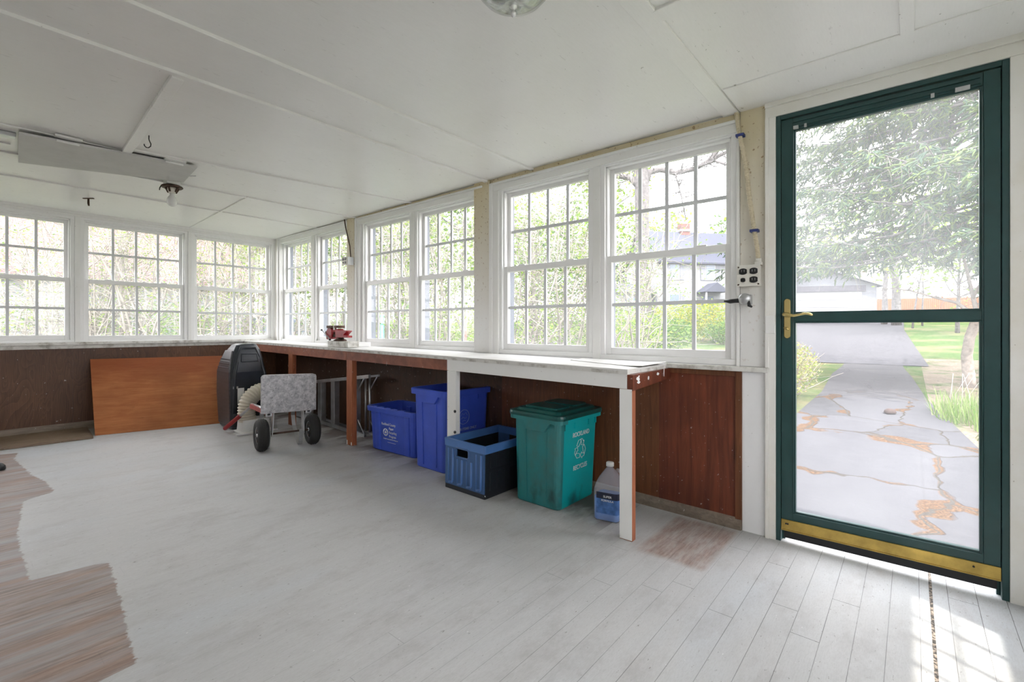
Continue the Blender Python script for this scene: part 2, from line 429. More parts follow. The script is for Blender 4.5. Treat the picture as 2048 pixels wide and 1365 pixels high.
# ---------------------------------------------------------------- measured room
XR, YL, XW, YS = 2.734, 6.137, -1.35, -1.07      # right (east), far (north), house (west), rear (south) walls
TH = .13
FS = .018                                        # the porch floor climbs a little towards the far end
def zf(y): return FS*(y-1.0)
def zc(y): return 2.217-.0068*y
fw = Vector((math.sin(YAW), math.cos(YAW), 0)); rt = Vector((math.cos(YAW), -math.sin(YAW), 0))
def at(px, d, z=0.0):
    """ground plan point in a bearing given by picture column, at depth d"""
    p = fw*d+rt*((px-1024)/960.3*d); return Vector((p.x, p.y, z))
def hgt(py, d): return EYE-(py-657.6)/960.3*d

# ---------------------------------------------------------------- room shell
def mp(wall, a):
    u0, u1, v0, v1, w0, w1 = a
    if wall == 'E': return (XR+w0, XR+w1, u0, u1, v0, v1)
    if wall == 'N': return (u0, u1, YL+w0, YL+w1, v0, v1)
    if wall == 'S': return (u0, u1, YS-w1, YS-w0, v0, v1)
class WB(MB):
    def __init__(s, wall): MB.__init__(s); s.w = wall
    def b(s, *a, mi=0, bev=0): return s.box(*mp(s.w, a), mi=mi, bev=bev)

fl = MB(); x0, x1, y0, y1 = XW-.1, XR+.12, YS-.1, YL+.12
fl.hexa([(x0, y0, zf(y0)-.06), (x1, y0, zf(y0)-.06), (x1, y1, zf(y1)-.06), (x0, y1, zf(y1)-.06),
         (x0, y0, zf(y0)), (x1, y0, zf(y0)), (x1, y1, zf(y1)), (x0, y1, zf(y1))])
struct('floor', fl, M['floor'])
cl = MB(); x0, x1, y0, y1 = XW-.12, XR+.22, YS-.14, YL+.25
cl.hexa([(x0, y0, zc(y0)), (x1, y0, zc(y0)), (x1, y1, zc(y1)), (x0, y1, zc(y1)),
         (x0, y0, 2.42), (x1, y0, 2.42), (x1, y1, 2.42), (x0, y1, 2.42)])
struct('ceiling', cl, M['ceiling'])

S_ = .036; JF = .03
WIN = []      # wall, u0, u1, z0, zr, z1
def zE(y): return .937+.0085*(y-.78)
for u0, u1 in ((.783, 1.470), (1.657, 2.337), (2.662, 3.335), (3.515, 4.170), (4.430, 5.101), (5.290, 5.930)):
    y = (u0+u1)/2; WIN.append(('E', u0, u1, zE(y), 1.52+.004*(y-.75), 2.053+.003*(y-.8)))
for u0, u1 in ((-.90, -.140), (.03, .780), (.952, 1.712), (1.877, 2.640)):
    x = (u0+u1)/2; WIN.append(('N', u0, u1, 1.002-.009*x, 1.545-.004*x, 2.061+.004*x))
for u0, u1 in ((-.75, -.07), (.12, .80), (1.262, 1.945)):  # rear wall: first two windows are unseen, added to let in more daylight
    WIN.append(('S', u0, u1, .94, 1.52, 2.10))

OFF = S_+JF
def openings(wall): return sorted((u0-OFF, u1+OFF, z0-.075, z1+.07) for w, u0, u1, z0, zr, z1 in WIN if w == wall)
def wall(name, wl_, u0, u1, ops, zb, zt, mat):
    m = WB(wl_); u = u0
    for a, b, c, d in ops:
        m.b(u, a, zb, zt, 0, TH); m.b(a, b, zb, c, 0, TH) if c > zb+.01 else None; m.b(a, b, d, zt, 0, TH); u = b
    m.b(u, u1, zb, zt, 0, TH)
    return struct(name, m, mat)
DOOR = (-.297, .530, 2.133)
wall_e = wall('wall_right', 'E', YS, YL+TH, [(DOOR[0], DOOR[1], -.2, DOOR[2])]+openings('E'), -.12, 2.3, M['wallgrey'])
wall_n = wall('wall_far', 'N', XW, XR, openings('N'), -.02, 2.3, M['wallgrey'])
wall_s = wall('wall_rear', 'S', XW, XR+TH, openings('S'), -.12, 2.3, M['wallgrey'])
m = MB(); m.box(XW-TH, XW, YS-TH, YL+TH, -.12, 2.3); struct('wall_left', m, M['wallgrey'])

def world_part(mb, name, m, root, bevel=0, base=None):
    o = mb.build(name, m, root, bevel)
    bp = base if base is not None else root.matrix_world.translation
    for v in o.data.vertices: v.co -= bp
    return o

def window(i, spec):
    wl_, u0, u1, z0, zr, z1 = spec; um = (u0+u1)/2
    base = {'E': (XR, um, z0-.075), 'N': (um, YL, z0-.075), 'S': (um, YS, z0-.075)}[wl_]
    root = empty('window_%d' % i, None, None, base, kind='structure')
    a, b = u0-S_, u1+S_
    f = WB(wl_)
    WI = .086
    f.b(a-JF, a, z0-.045, z1+.04, -.004, WI); f.b(b, b+JF, z0-.045, z1+.04, -.004, WI)
    f.b(a-JF, b+JF, z1+.04, z1+.07, -.004, WI); f.b(a-JF, b+JF, z0-.075, z0-.045, -.006, WI)
    e = WB(wl_); WO = TH+.01
    e.b(a-JF, a, z0-.045, z1+.04, WI, WO); e.b(b, b+JF, z0-.045, z1+.04, WI, WO); e.b(a-JF, b+JF, z1+.04, z1+.07, WI, WO); e.b(a-JF, b+JF, z0-.075, z0-.045, WI, WO)
    world_part(e, 'outer_frame', M['outer'], root)
    f.b(a, a+.012, zr, z1+.04, .012, .05); f.b(b-.012, b, zr, z1+.04, .012, .05)   # stops above the lower sash
    f.b(a, b, z1+.028, z1+.04, .012, .05)
    world_part(f, 'window_frame', M['vinyl'], root, .002)
    def sash(name, zb, zt, p0, p1, w0, w1, top, bot):
        s = WB(wl_)
        s.b(a, p0, zb, zt, w0, w1); s.b(p1, b, zb, zt, w0, w1)
        s.b(p0, p1, zb, zb+bot, w0, w1); s.b(p0, p1, zt-top, zt, w0, w1)
        if name == 'lower_sash':
            for q in (.22, .78): s.b(a+(b-a)*q-.03, a+(b-a)*q+.03, zt, zt+.009, w0+.004, w1-.004)
        so = world_part(s, name, M['vinyl'], root, .002)
        g0, g1 = zb+bot, zt-top; wc = (w0+w1)/2
        g = WB(wl_); g.b(p0, p1, g0, g1, wc-.002, wc+.002)
        go = g.build('glass_pane', M['glass'], so)
        mu = WB(wl_)
        for k in (1, 2, 3): x = p0+(p1-p0)*k/4; mu.b(x-.0105, x+.0105, g0, g1, wc-.006, wc+.006)
        zz = (g0+g1)/2; mu.b(p0, p1, zz-.0105, zz+.0105, wc-.0055, wc+.0055)
        mo = mu.build('muntins', M['muntin'], so)
        for o in (go, mo):
            for v in o.data.vertices: v.co -= Vector(base)
    sash('lower_sash', z0-.045, zr, u0, u1, .018, .048, .040, .045)
    sash('upper_sash', zr-.038, z1+.036, u0+.004, u1-.004, .052, .080, .036, .036)
M['outer'] = plain('blue_grey_outer_frame', (.12, .135, .17), .5, var=.05)
M['muntin'] = plain('grey_white_muntin', (.70, .715, .735), .35, var=.02)
for i, s in enumerate(WIN): window(i+1, s)

# casings and trim, each board its own piece
TN = [0]
def trim(wl_, *boxes, m='trim', bev=.002):
    TN[0] += 1; t = WB(wl_)
    for b in boxes: t.b(*b)
    o = struct('trim_%d' % TN[0], t, M[m])
    if bev: q = o.modifiers.new('bevel', 'BEVEL'); q.width = bev; q.segments = 2; q.limit_method = 'ANGLE'
    return o
CT = 2.150
for lo, hi, g0, g1 in ((.702, 2.484, 1.536, 1.591), (2.560, 4.325, 3.401, 3.449), (4.475, 6.05, 5.167, 5.224)):
    top = CT+.002*(lo-.7)
    zb = zE(lo)-.08
    a = lo+.014; c = hi-.055 if hi < 5 else hi-.03
    tt = top-.046; hh = hi if hi < 5 else 6.05
    trim('E', (hh-.083, hh-.03, zb, tt, -.018, 0), (hh-.03, hh, zb, top, -.030, 0))
    if lo < 1: trim('E', (lo, .717, zb, tt, -.016, 0))
    trim('E', (g0, g1, zE(g0)-.08, tt, -.010, 0))
    trim('E', (lo, hh-.03, tt, top, -.018, 0), (lo, hh, top, top+.016, -.030, 0))
    trim('E', (lo, hh, top+.016, zc(hi)+.005, -.008, 0), m='beige')
for g0, g1 in ((-.074, -.036), (.846, .886), (1.778, 1.811)):
    trim('N', (g0, g1, .93, 2.13, -.012, 0))
trim('N', (XW, XR, 2.130, 2.150, -.016, 0), (XW, XR, 2.150, 2.19, -.028, 0))
trim('N', (2.706, XR, .93, 2.13, -.012, 0))
trim('N', (XW, XR, .905, .932, -.045, .02), (XW, XR, .87, .905, -.012, 0), m='chipped')
# posts between the window pairs, faced with yellowed panel
for a, b in ((2.488, 2.650), (4.345, 4.475)):
    trim('E', (a, b, .86+.0115*(a-1.1), zc(a)+.004, -.022, 0), m='beige', bev=0)
trim('E', (6.05, YL, .91, zc(6)+.004, -.014, 0), m='casing')
# flat panel between the last window and the door
trim('E', (.578, .700, .862, zc(.6)+.004, -.006, 0), m='beige')
trim('E', (.578, .690, -.03, .835, -.010, 0), m='wallgrey')
trim('E', (.560, 1.10, .835, .860, -.042, 0), m='chipped')
# door casing
trim('E', (.530, .5775, -.03, 2.133, -.020, .03), m='casing')
trim('E', (.560, .5775, -.03, 2.133, -.027, -.02), m='casing')
trim('E', (-.40, .578, 2.133, 2.185, -.020, .03), (-.42, .578, 2.185, 2.222, -.030, 0), m='casing')
trim('E', (-.345, -.297, -.06, 2.133, -.020, .03), (-.315, -.297, -.06, 2.133, .012, .05), (-.40, -.345, -.06, 2.2, -.034, 0), m='casing')
# small white hinge block on the left casing
trim('E', (.532, .575, 1.035, 1.125, -.030, -.020), m='trim')

# wainscot sheets
def part_of(wallobj, name, mb, m): return mb.build(name, m, wallobj)
w = WB('E'); w.b(.690, 1.146, .02, .835, -.006, 0); part_of(wall_e, 'wainscot_panel', w, M['ply_red'])
w = WB('E'); w.b(1.1465, 2.3735, .02, .85, -.005, 0); part_of(wall_e, 'wainscot_panel', w, M['ply_mid'])
w = WB('E'); w.b(2.374, 3.6035, .02, .86, -.005, 0); part_of(wall_e, 'wainscot_panel', w, M['ply_dark'])
w = WB('E'); w.b(3.604, 4.9, .02, .87, -.005, 0); part_of(wall_e, 'wainscot_panel', w, M['ply_dark'])
w = WB('E'); w.b(4.904, YL, .02, .88, -.005, 0); part_of(wall_e, 'wainscot_panel', w, M['ply_dark'])
w = WB('N'); w.b(XW, -.3885, .1, .87, -.005, 0); part_of(wall_n, 'wainscot_panel', w, M['ply_far'])
w = WB('N'); w.b(-.388, .834, .1, .87, -.005, 0); part_of(wall_n, 'wainscot_panel', w, M['ply_far'])
w = WB('N'); w.b(.8345, 2.063, .1, .87, -.005, 0); part_of(wall_n, 'wainscot_panel', w, M['ply_far'])
w = WB('N'); w.b(2.064, XR, .1, .87, -.005, 0); part_of(wall_n, 'wainscot_panel', w, M['ply_far'])
# frame moulding round the red sheet
trim('E', (.690, .722, .05, .835, -.018, -.006), (.722, 1.10, .805, .835, -.016, -.006), m='ply_mid')
# skirtings
def skirt(name, wl_, u0, u1, h, t, m):
    mb = MB()
    def pt(u, v, w_): return (XR+w_, u, v) if wl_ == 'E' else (u, YL+w_, v)
    def z(u): return zf(u) if wl_ == 'E' else zf(YL)
    prof = [(0, 0), (-t, 0), (-t, h*.55), (-t*.75, h*.85), (-t*.2, h), (0, h)]
    mb.loft([[pt(u, z(u)+v, w_) for w_, v in prof] for u in (u0, u1)])
    struct(name, mb, m)
skirt('baseboard_right', 'E', .692, 3.2, .062, .022, M['greywood'])
skirt('baseboard_far', 'N', XW, 2.6, .075, .022, M['greywood'])

# ceiling battens
def batten(pts, wdt, m='ceiling', th=.009):
    TN[0] += 1; (xa, ya), (xb, yb) = pts; d = Vector((xb-xa, yb-ya, 0)).normalized(); n = Vector((-d.y, d.x, 0))*wdt/2
    c = [Vector((xa, ya, 0))-n, Vector((xb, yb, 0))-n, Vector((xb, yb, 0))+n, Vector((xa, ya, 0))+n]
    mb = MB(); mb.hexa([(p.x, p.y, zc(p.y)-th) for p in c]+[(p.x, p.y, zc(p.y)+.01) for p in c])
    o = struct('trim_%d' % TN[0], mb, M[m]); q = o.modifiers.new('bevel', 'BEVEL'); q.width = .002; q.segments = 1; q.limit_method = 'ANGLE'
batten(((XW, 2.105), (XR, 2.085)), .030, th=.014)
batten(((XW, 2.505), (XR, 2.520)), .032, th=.014)
batten(((.79, 3.775), (XR, 3.455)), .030, th=.011)
batten(((XW, 4.50), (XR, 4.335)), .026, th=.010)
batten(((XW, 5.08), (XR, 5.08)), .026, th=.010)
batten(((.695, 2.53), (.775, 3.86)), .048, th=.022)
batten(((XW, 3.86), (.75, 3.86)), .030, th=.007)
batten(((1.705, 4.35), (1.795, YL)), .018, th=.010)
batten(((XW, .762), (XR, .745)), .080, th=.011)
batten(((1.690, .72), (1.690, YS)), .075, th=.012)
batten(((2.60, .70), (2.60, YS)), .36, th=.006)
batten(((XW, .015), (2.42, .015)), .045, th=.010)

# dark nail heads and knocks are in the paint; the threshold below the door
TN[0] += 1
mb = MB(); mb.box(XR-.01, XR+.16, DOOR[0], DOOR[1], -.075, -.028); struct('trim_%d' % TN[0], mb, M['greywood'])

# ---------------------------------------------------------------- storm door
base = Vector((XR, DOOR[1], -.02)); door = empty('door_1', None, None, base, kind='structure')
y0, y1, zt = DOOR
fr = WB('E')
fr.b(y1-.022, y1, -.02, zt, -.012, .06); fr.b(y0, y0+.022, -.03, zt, -.012, .06); fr.b(y0+.022, y1-.022, zt-.022, zt, -.012, .06)
fr.b(y1-.034, y1-.022, -.02, zt-.022, .03, .05); fr.b(y0+.022, y0+.034, -.03, zt-.022, .03, .05)
world_part(fr, 'door_frame', M['green'], door, .002)
a, b = y0+.024, y1-.024            # leaf -.273 .. .506
lf = WB('E')
lf.b(b-.050, b, .045, zt-.026, -.006, .03, bev=0); lf.b(a, a+.050, .045, zt-.026, -.006, .03)
lf.b(a+.05, b-.05, 2.052, zt-.026, -.002, .03); lf.b(a+.05, b-.05, .045, .140, -.006, .03)
lf.b(a+.05, b-.05, 1.096, 1.134, -.004, .028)
# raised bead round each light
for z0, z1 in ((.140, 1.096), (1.134, 2.052)):
    lf.b(b-.062, b-.05, z0, z1, -.001, .026); lf.b(a+.05, a+.062, z0, z1, -.001, .026)
    lf.b(a+.05, b-.05, z0, z0+.009, .001, .026); lf.b(a+.05, b-.05, z1-.009, z1, .001, .026)
lf.b(b-.054, b-.051, .14, 2.05, -.009, -.004); lf.b(a+.051, a+.054, .14, 2.05, -.009, -.004)
leaf = world_part(lf, 'door_leaf', M['green'], door, .0015)
def dsub(mb, name, m, par=leaf, bevel=0):
    o = mb.build(name, m, par, bevel)
    for v in o.data.vertices: v.co -= base
    return o
for z0, z1 in ((.149, 1.087), (1.143, 2.043)):
    g = WB('E'); g.b(a+.060, b-.060, z0, z1, .010, .014); dsub(g, 'glass_pane', M['glass_door'] if z0 > 1 else M['glass_door_low'])
k = WB('E'); k.b(a, b, .050, .104, -.014, -.006); k.b(a, b, .050, .056, -.018, -.006)
world_part(k, 'kick_plate', M['brass'], door, .002)
s = WB('E'); s.b(a+.01, b-.01, .008, .05, .004, .010); world_part(s, 'door_sweep', M['black'], door)
for yy in (b-.022, b-.030, a+.08):
    q = MB(); q.lathe([(0, -.001), (.004, -.001), (.004, .002), (0, .003)], 8, mtx=Matrix.Translation((XR-.018, yy, .086)) @ Matrix.Rotation(-PI/2, 4, 'Y'))
    world_part(q, 'screw', M['black'], door)
# top rail with closer clips
t = WB('E'); t.b(a+.06, b-.05, 2.062, 2.070, -.008, -.002); t.b(a+.06, b-.05, 2.085, 2.098, -.008, -.002)
world_part(t, 'top_channel', M['green'], door)
for yy, wd in ((a+.09, .045), (a+.20, .012), (b-.075, .022), (b-.11, .010)):
    t = WB('E'); t.b(yy, yy+wd, 2.048, 2.064, -.014, -.002); world_part(t, 'clip', M['steel'], door)
# handle
hp = MB(); poly = []
for j in range(17): t = PI*j/16; poly.append((.0145*math.cos(t), .085+.0145*math.sin(t)))
for j in range(17): t = PI+PI*j/16; poly.append((.0145*math.cos(t), -.085+.0145*math.sin(t)))
hp.loft([[(XR-.006-w_, .480+px*sc, 1.110+pz*(1 if sc == 1 else .985)) for px, pz in poly] for w_, sc in ((0, 1), (.005, 1), (.008, .82))], smooth=False)
plate = world_part(hp, 'handle_plate', M['brass2'], door)
lv = MB(); lv.tube([(XR-.010, .486, 1.130), (XR-.045, .486, 1.130)], .010, 12)
lv.tube([(XR-.045, .490, 1.131), (XR-.050, .470, 1.127), (XR-.052, .445, 1.123), (XR-.052, .418, 1.128), (XR-.052, .395, 1.133), (XR-.050, .376, 1.130), (XR-.046, .366, 1.124)], [.011, .011, .0065, .005, .0055, .006, .004], 10)
o = lv.build('lever', M['brass2'], plate)
for v in o.data.vertices: v.co -= base
lk = MB(); lk.tube([(XR-.012, .480, 1.060), (XR-.024, .480, 1.060)], .007, 10); lk.tube([(XR-.024, .493, 1.064), (XR-.024, .470, 1.055)], .0035, 8)
o = lk.build('latch', M['brass2'], plate)
for v in o.data.vertices: v.co -= base

# ---------------------------------------------------------------- workbench
def bx(y): return 2.209+.030*(y-1.12)            # front edge
def bz(y): return .857+.0115*(y-1.1)             # top surface
bench = empty('workbench', 'long built-in workbench under the side windows with worn white top and wooden legs', 'workbench', (2.25, 1.12, zf(1.12)))
bb = bench.matrix_world.translation
def top_slab(mb, ya, yb, xa_off, xb, t0, t1, seed=0, jag=.004):
    rnd = random.Random(seed); n = max(2, int((yb-ya)/.06)); rings = []
    for i in range(n+1):
        y = ya+(yb-ya)*i/n; xa = bx(y)+xa_off-rnd.random()*jag
        rings.append([(xa, y, bz(y)-t0), (xb, y, bz(y)-t0), (xb, y, bz(y)-t1), (xa, y, bz(y)-t1)])
    mb.loft(rings)
w = MB(); top_slab(w, 1.085, YL-.004, -.012, XR-.046, .0, .008, 3); world_part(w, 'worktop', M['benchtop'], bench)
w = MB(); top_slab(w, 1.088, YL-.002, -.005, XR-.01, .008, .026, 5, .002); world_part(w, 'worktop_board', M['chipped'], bench)
def fascia(ya, yb, h, name, m, off=0):
    w = MB(); n = 6
    w.loft([[(bx(y)+off, y, bz(y)-.027), (bx(y)+off+.035, y, bz(y)-.027), (bx(y)+off+.035, y, bz(y)-.027-h), (bx(y)+off, y, bz(y)-.027-h)] for y in (ya, (ya+yb)/2, yb)])
    o = world_part(w, name, m, bench); return o
tag(fascia(1.094, 2.455, .072, 'apron', M['trim']), 'white painted apron')
tag(fascia(2.458, 3.795, .075, 'apron', M['brown'], .004), 'brown stained apron')
tag(fascia(3.800, YL-.03, .078, 'apron', M['brown'], .004), 'brown stained apron')
w = MB(); w.hexa([(2.209, 1.062, .750), (XR-.002, 1.075, .775), (XR-.002, 1.092, .775), (2.209, 1.092, .750), (2.209, 1.062, .829), (XR-.002, 1.075, .832), (XR-.002, 1.092, .832), (2.209, 1.092, .829)])
er = world_part(w, 'end_rail', M['ply_red'], bench); tag(er, 'reddish brown end rail with white paint flecks')
w = MB(); rnd = random.Random(4)
for (x, z, a, b) in ((2.27, .806, .045, .012), (2.275, .788, .04, .008), (2.40, .80, .018, .012), (2.53, .812, .035, .01), (2.62, .82, .012, .03), (2.28, .818, .02, .006)):
    yv = 1.062+(x-2.209)/(XR-2.209)*.013-.0012; p = [(a*.5*math.cos(t)*rnd.uniform(.6, 1.1), b*math.sin(t)*rnd.uniform(.6, 1.1)) for t in [2*PI*k/9 for k in range(9)]]
    w = MB(); w.loft([[(x+q, yv, z+r_) for q, r_ in p], [(x+q, yv+.001, z+r_) for q, r_ in p]])
    o = w.build('paint_fleck', M['white'], er)
    for v in o.data.vertices: v.co -= bb
def leg(ya, yb, xa, xb, mats, seed):
    rnd = random.Random(seed); w = MB(); za = zf(ya); zb_ = bz(ya)-.10
    w.box(xa, xb, ya, yb, za, zb_, 0)
    if len(mats) > 1: w.box(xa-.0015, xa, ya+.0005, yb, za+.004, zb_, 1)
    return world_part(w, 'leg', mats, bench, .002)
tag(leg(1.066, 1.134, 2.209, 2.247, [M['brown_v'], M['trim']], 1), 'leg painted white in front and bare brown on its side')
tag(leg(2.366, 2.452, 2.246, 2.286, [M['trim']], 2), 'white painted leg')
tag(leg(3.700, 3.790, 2.292, 2.337, [M['brown_v']], 3), 'brown stained leg')
w = MB()
for yy_, zz_, hh_ in ((3.712, .0, .03), (3.775, .0, .045)): pass
for yy_, hh_ in ((3.706, .030), (3.772, .042)):
    w = MB(); w.box(2.2905, 2.3385, yy_, yy_+.014, zf(3.7)+.004, zf(3.7)+hh_, bev=.002); world_part(w, 'paint_drip', M['trim'], bench)
tag(leg(4.86, 4.945, 2.328, 2.37, [M['brown_v']], 4), 'brown stained leg')
# knot holes / bolts on the white leg
for z in (.50, .36):
    w = MB(); w.lathe([(.010, 0), (.010, .006), (0, .008)], 10, mtx=Matrix.Translation((2.2465, 2.372, z)) @ Matrix.Rotation(-PI/2, 4, 'Y'))
    world_part(w, 'bolt', M['black'], bench)
# loose sheet at the near end of the bench
w = MB(); rings = []
for i in range(9):
    y = 1.075+.55*i/8; z = bz(y)+.001+.007*max(0, 1-i/2.5)**2
    xa = 2.34+.022*i; rings.append([(xa, y, z), (2.66, y, z+.004), (2.66, y, z+.0065), (xa, y, z+.0025)])
w.loft(rings); o = w.build('thin_board', M['benchtop']); tag(o, 'thin curling off-white sheet lying on the near end of the workbench', 'board')

# ---------------------------------------------------------------- things on the ceiling
def screw_ring(): pass
# hinged hatch board
hb = empty('hatch_board', 'rectangular painted hatch board hinged flat against the ceiling', 'board', (.73, 4.15, zc(4.15)))
b0 = hb.matrix_world.translation
w = MB(); A = [(.296, 3.845), (1.150, 3.770), (1.195, 4.215), (.345, 4.500)]
zl = lambda x, y: zc(y)-.013-.012*max(0, (1.15-x)/.85)
w.hexa([(x, y, zl(x, y)-.014) for x, y in A]+[(x, y, zl(x, y)) for x, y in A]); world_part(w, 'board_panel', plain('grey_white_hatch_paint', (.60, .595, .575), .55, var=.06, scale=9), hb, .002)
for x in (.50, 1.02):
    yy = 3.845-(x-.296)*.088
    w = MB(); w.box(x-.06, x+.06, yy-.035, yy+.006, zc(yy)-.016, zc(yy)-.004); w.tube([(x-.05, yy, zl(x, yy)-.012), (x+.05, yy, zl(x, yy)-.012)], .006, 8)
    world_part(w, 'hinge', M['trim'], hb, .001)
w = MB(); w.tube([(1.14, 4.0, 2.172), (1.17, 4.03, 2.166), (1.21, 4.0, 2.170)], .003, 6); world_part(w, 'hook_latch', M['steel'], hb)
w = MB(); w.box(.10, .296, 3.965, 4.02, zc(4)-.028, zc(4)-.002, bev=.004); o = w.build('metal_bracket', M['steel']); tag(o, 'short grey metal bracket on the ceiling at the left end of the hatch board', 'bracket')
w = MB(); w.box(XW, .29, 4.22, 4.26, zc(4.2)-.008, zc(4.2)+.002); struct('trim_90', w, M['ceiling'])

# bare bulb on porcelain holder
lx, ly = 1.155, 4.345; lz = zc(ly)
lh = empty('ceiling_bulb_lamp', 'bare frosted bulb in a rusty porcelain holder hanging below the ceiling', 'lamp', (lx, ly, lz))
def lp(name, prof, m, par=lh, n=28, loc=(0, 0, 0)):
    w = MB(); w.lathe(prof, n, mtx=Matrix.Translation(loc)); return w.build(name, m, par)
w = MB(); w.box(-.045, .045, -.045, .045, -.030, .002, bev=.004); w.build('mounting_box', M['trim'], lh)
lp('holder_plate', [(.030, -.028), (.068, -.040), (.072, -.047), (.066, -.053), (.040, -.050), (.030, -.052)], M['rust'])
lp('socket', [(.031, -.050), (.030, -.070), (.024, -.082), (.020, -.094), (.0, -.094)], M['porcelain'])
for a in (.3, 2.2, 4.0, 5.3):
    w = MB(); w.tube([(.050*math.cos(a), .050*math.sin(a), -.05), (.030*math.cos(a), .030*math.sin(a), -.085)], .007, 8); w.build('socket_rib', M['rust'], lh)
lp('bulb', [(.0135, -.088), (.0145, -.108), (.024, -.122), (.0325, -.140), (.0345, -.156), (.031, -.174), (.021, -.187), (.010, -.192), (0, -.193)], M['bulb'], n=32)
w = MB(); w.tube([(-.066, 0, -.045), (-.080, -.01, -.07), (-.082, -.01, -.088)], .0035, 6); w.build('pull_chain_stub', M['black'], lh)

# glass bowl ceiling light
gx, gy = 1.165, .965; gz = zc(gy)
gl_ = empty('ceiling_light', 'clear glass bowl ceiling light with a steel finial', 'lamp', (gx, gy, gz))
lp('ceiling_plate', [(.0, .002), (.135, .002), (.137, -.008), (.128, -.014), (0, -.014)], M['chrome'], gl_, 40)
prof = [(.126, -.016), (.130, -.030), (.128, -.055), (.116, -.082), (.095, -.106), (.066, -.124), (.035, -.134), (.008, -.137)]
M['bowl'] = None
def bowl():
    t = NT('bowl_glass'); n = t.n; l = t.l
    tr = n.new('ShaderNodeBsdfTransparent'); tr.inputs[0].default_value = (.90, .91, .90, 1)
    lw = n.new('ShaderNodeNewGeometry'); dp = n.new('ShaderNodeVectorMath'); dp.operation = 'DOT_PRODUCT'
    l.new(lw.outputs['Normal'], dp.inputs[0]); l.new(lw.outputs['Incoming'], dp.inputs[1])
    f = t.math('ADD', t.math('MULTIPLY', t.math('POWER', t.math('SUBTRACT', 1, t.math('ABSOLUTE', dp.outputs['Value'])), 3), .8), .07)
    g = n.new('ShaderNodeBsdfGlossy'); g.inputs['Roughness'].default_value = .06; m = n.new('ShaderNodeMixShader')
    l.new(f, m.inputs[0]); l.new(tr.outputs[0], m.inputs[1]); l.new(g.outputs[0], m.inputs[2]); l.new(m.outputs[0], t.out.inputs[0]); n.remove(t.b)
    return t.m
M['bowl'] = bowl()
lp('glass_bowl', prof+[(r-.004 if r > .01 else r, z+.004) for r, z in prof[::-1]], M['bowl'], gl_, 48)
lp('finial', [(0, -.128), (.012, -.134), (.013, -.139), (.006, -.143), (.005, -.150), (.008, -.154), (.009, -.160), (.006, -.166), (0, -.169)], M['chrome'], gl_, 20)
for dx in (-.045, .045): lp('bulb', [(.012, -.02), (.014, -.04), (.027, -.06), (.030, -.075), (.022, -.095), (0, -.10)], M['bulb'], gl_, 20, (dx, 0, 0))

# hooks
def hookpts(): return [(0, 0, .006), (0, 0, -.022), (.004, 0, -.034), (.012, 0, -.050), (.010, 0, -.064), (-.002, 0, -.072), (-.016, 0, -.070), (-.026, 0, -.060), (-.028, 0, -.050)]
w = MB(); w.tube(hookpts(), .0028, 8); o = w.build('screw_hook', M['black']); o.location = (.80, 3.44, zc(3.44)); o.rotation_euler = (0, 0, R(-50)); tag(o, 'bent black wire hook screwed into the ceiling near the hatch board', 'hook')
w = MB(); w.box(-.045, .045, -.008, .008, -.006, .001, bev=.002); w.tube([(0, 0, 0), (0, 0, -.045), (.004, 0, -.066)], [.007, .008, .006], 8); o = w.build('ceiling_peg', M['rust']); o.location = (.838, 5.43, zc(5.43)); o.rotation_euler = (0, 0, R(-50)); tag(o, 'small rusty T-shaped peg hanging from the far part of the ceiling', 'hook')

# ---------------------------------------------------------------- wall fittings
def outlet_box(name, label, x1, y0, y1, z0, z1, depth, grp=None):
    base = Vector((x1, (y0+y1)/2, z0)); r = empty(name, label, 'outlet', base)
    w = MB(); w.box(x1-depth, x1, y0+.004, y1-.004, z0+.004, z1-.004, bev=.004); world_part(w, 'box', M['outlet'], r)
    w = MB(); w.box(x1-depth-.004, x1-depth, y0, y1, z0, z1, bev=.0018); world_part(w, 'cover_plate', M['outlet'], r)
    ym, zm = (y0+y1)/2, (z0+z1)/2; dy, dz = (y1-y0)*.23, (z1-z0)*.20
    for sy in (1, -1):
        for sz in (1, -1):
            small = sy == 1 and sz == -1
            cy, cz = ym+sy*dy, zm+sz*dz
            ry, rz_ = ((y1-y0)*(.10 if small else .17), (z1-z0)*(.10 if small else .15))
            p = [(max(-1, min(1, 1.25*math.cos(t)))*ry, math.sin(t)*rz_) for t in [2*PI*k/20 for k in range(20)]]
            w = MB(); xf = x1-depth-.004
            w.loft([[(xf+.001, cy+a, cz+b) for a, b in p], [(xf-.003, cy+a, cz+b) for a, b in p]]); s = world_part(w, 'socket', M['black'], r)
            q = MB()
            if not small:
                for e in (-1, 1): q.box(xf-.0035, xf-.0029, cy+e*ry*.35-.001, cy+e*ry*.35+.001, cz-rz_*.2, cz+rz_*.5)
                o = q.build('slots', M['steel'], s)
                for v in o.data.vertices: v.co -= base
    for sy, sz in ((1, 1), (1, -1), (-1, -1)):
        w = MB(); w.lathe([(.004, 0), (.004, .002), (0, .003)], 8, mtx=Matrix.Translation((x1-depth-.004, ym+sy*(y1-y0)*.43, zm+sz*(z1-z0)*.41)) @ Matrix.Rotation(-PI/2, 4, 'Y')); world_part(w, 'screw', M['rust'], r)
    return r
ob = outlet_box('outlet_box', 'off-white four-socket outlet box beside the door below the cream conduit', XR-.008, .593, .703, 1.278, 1.388, .045)
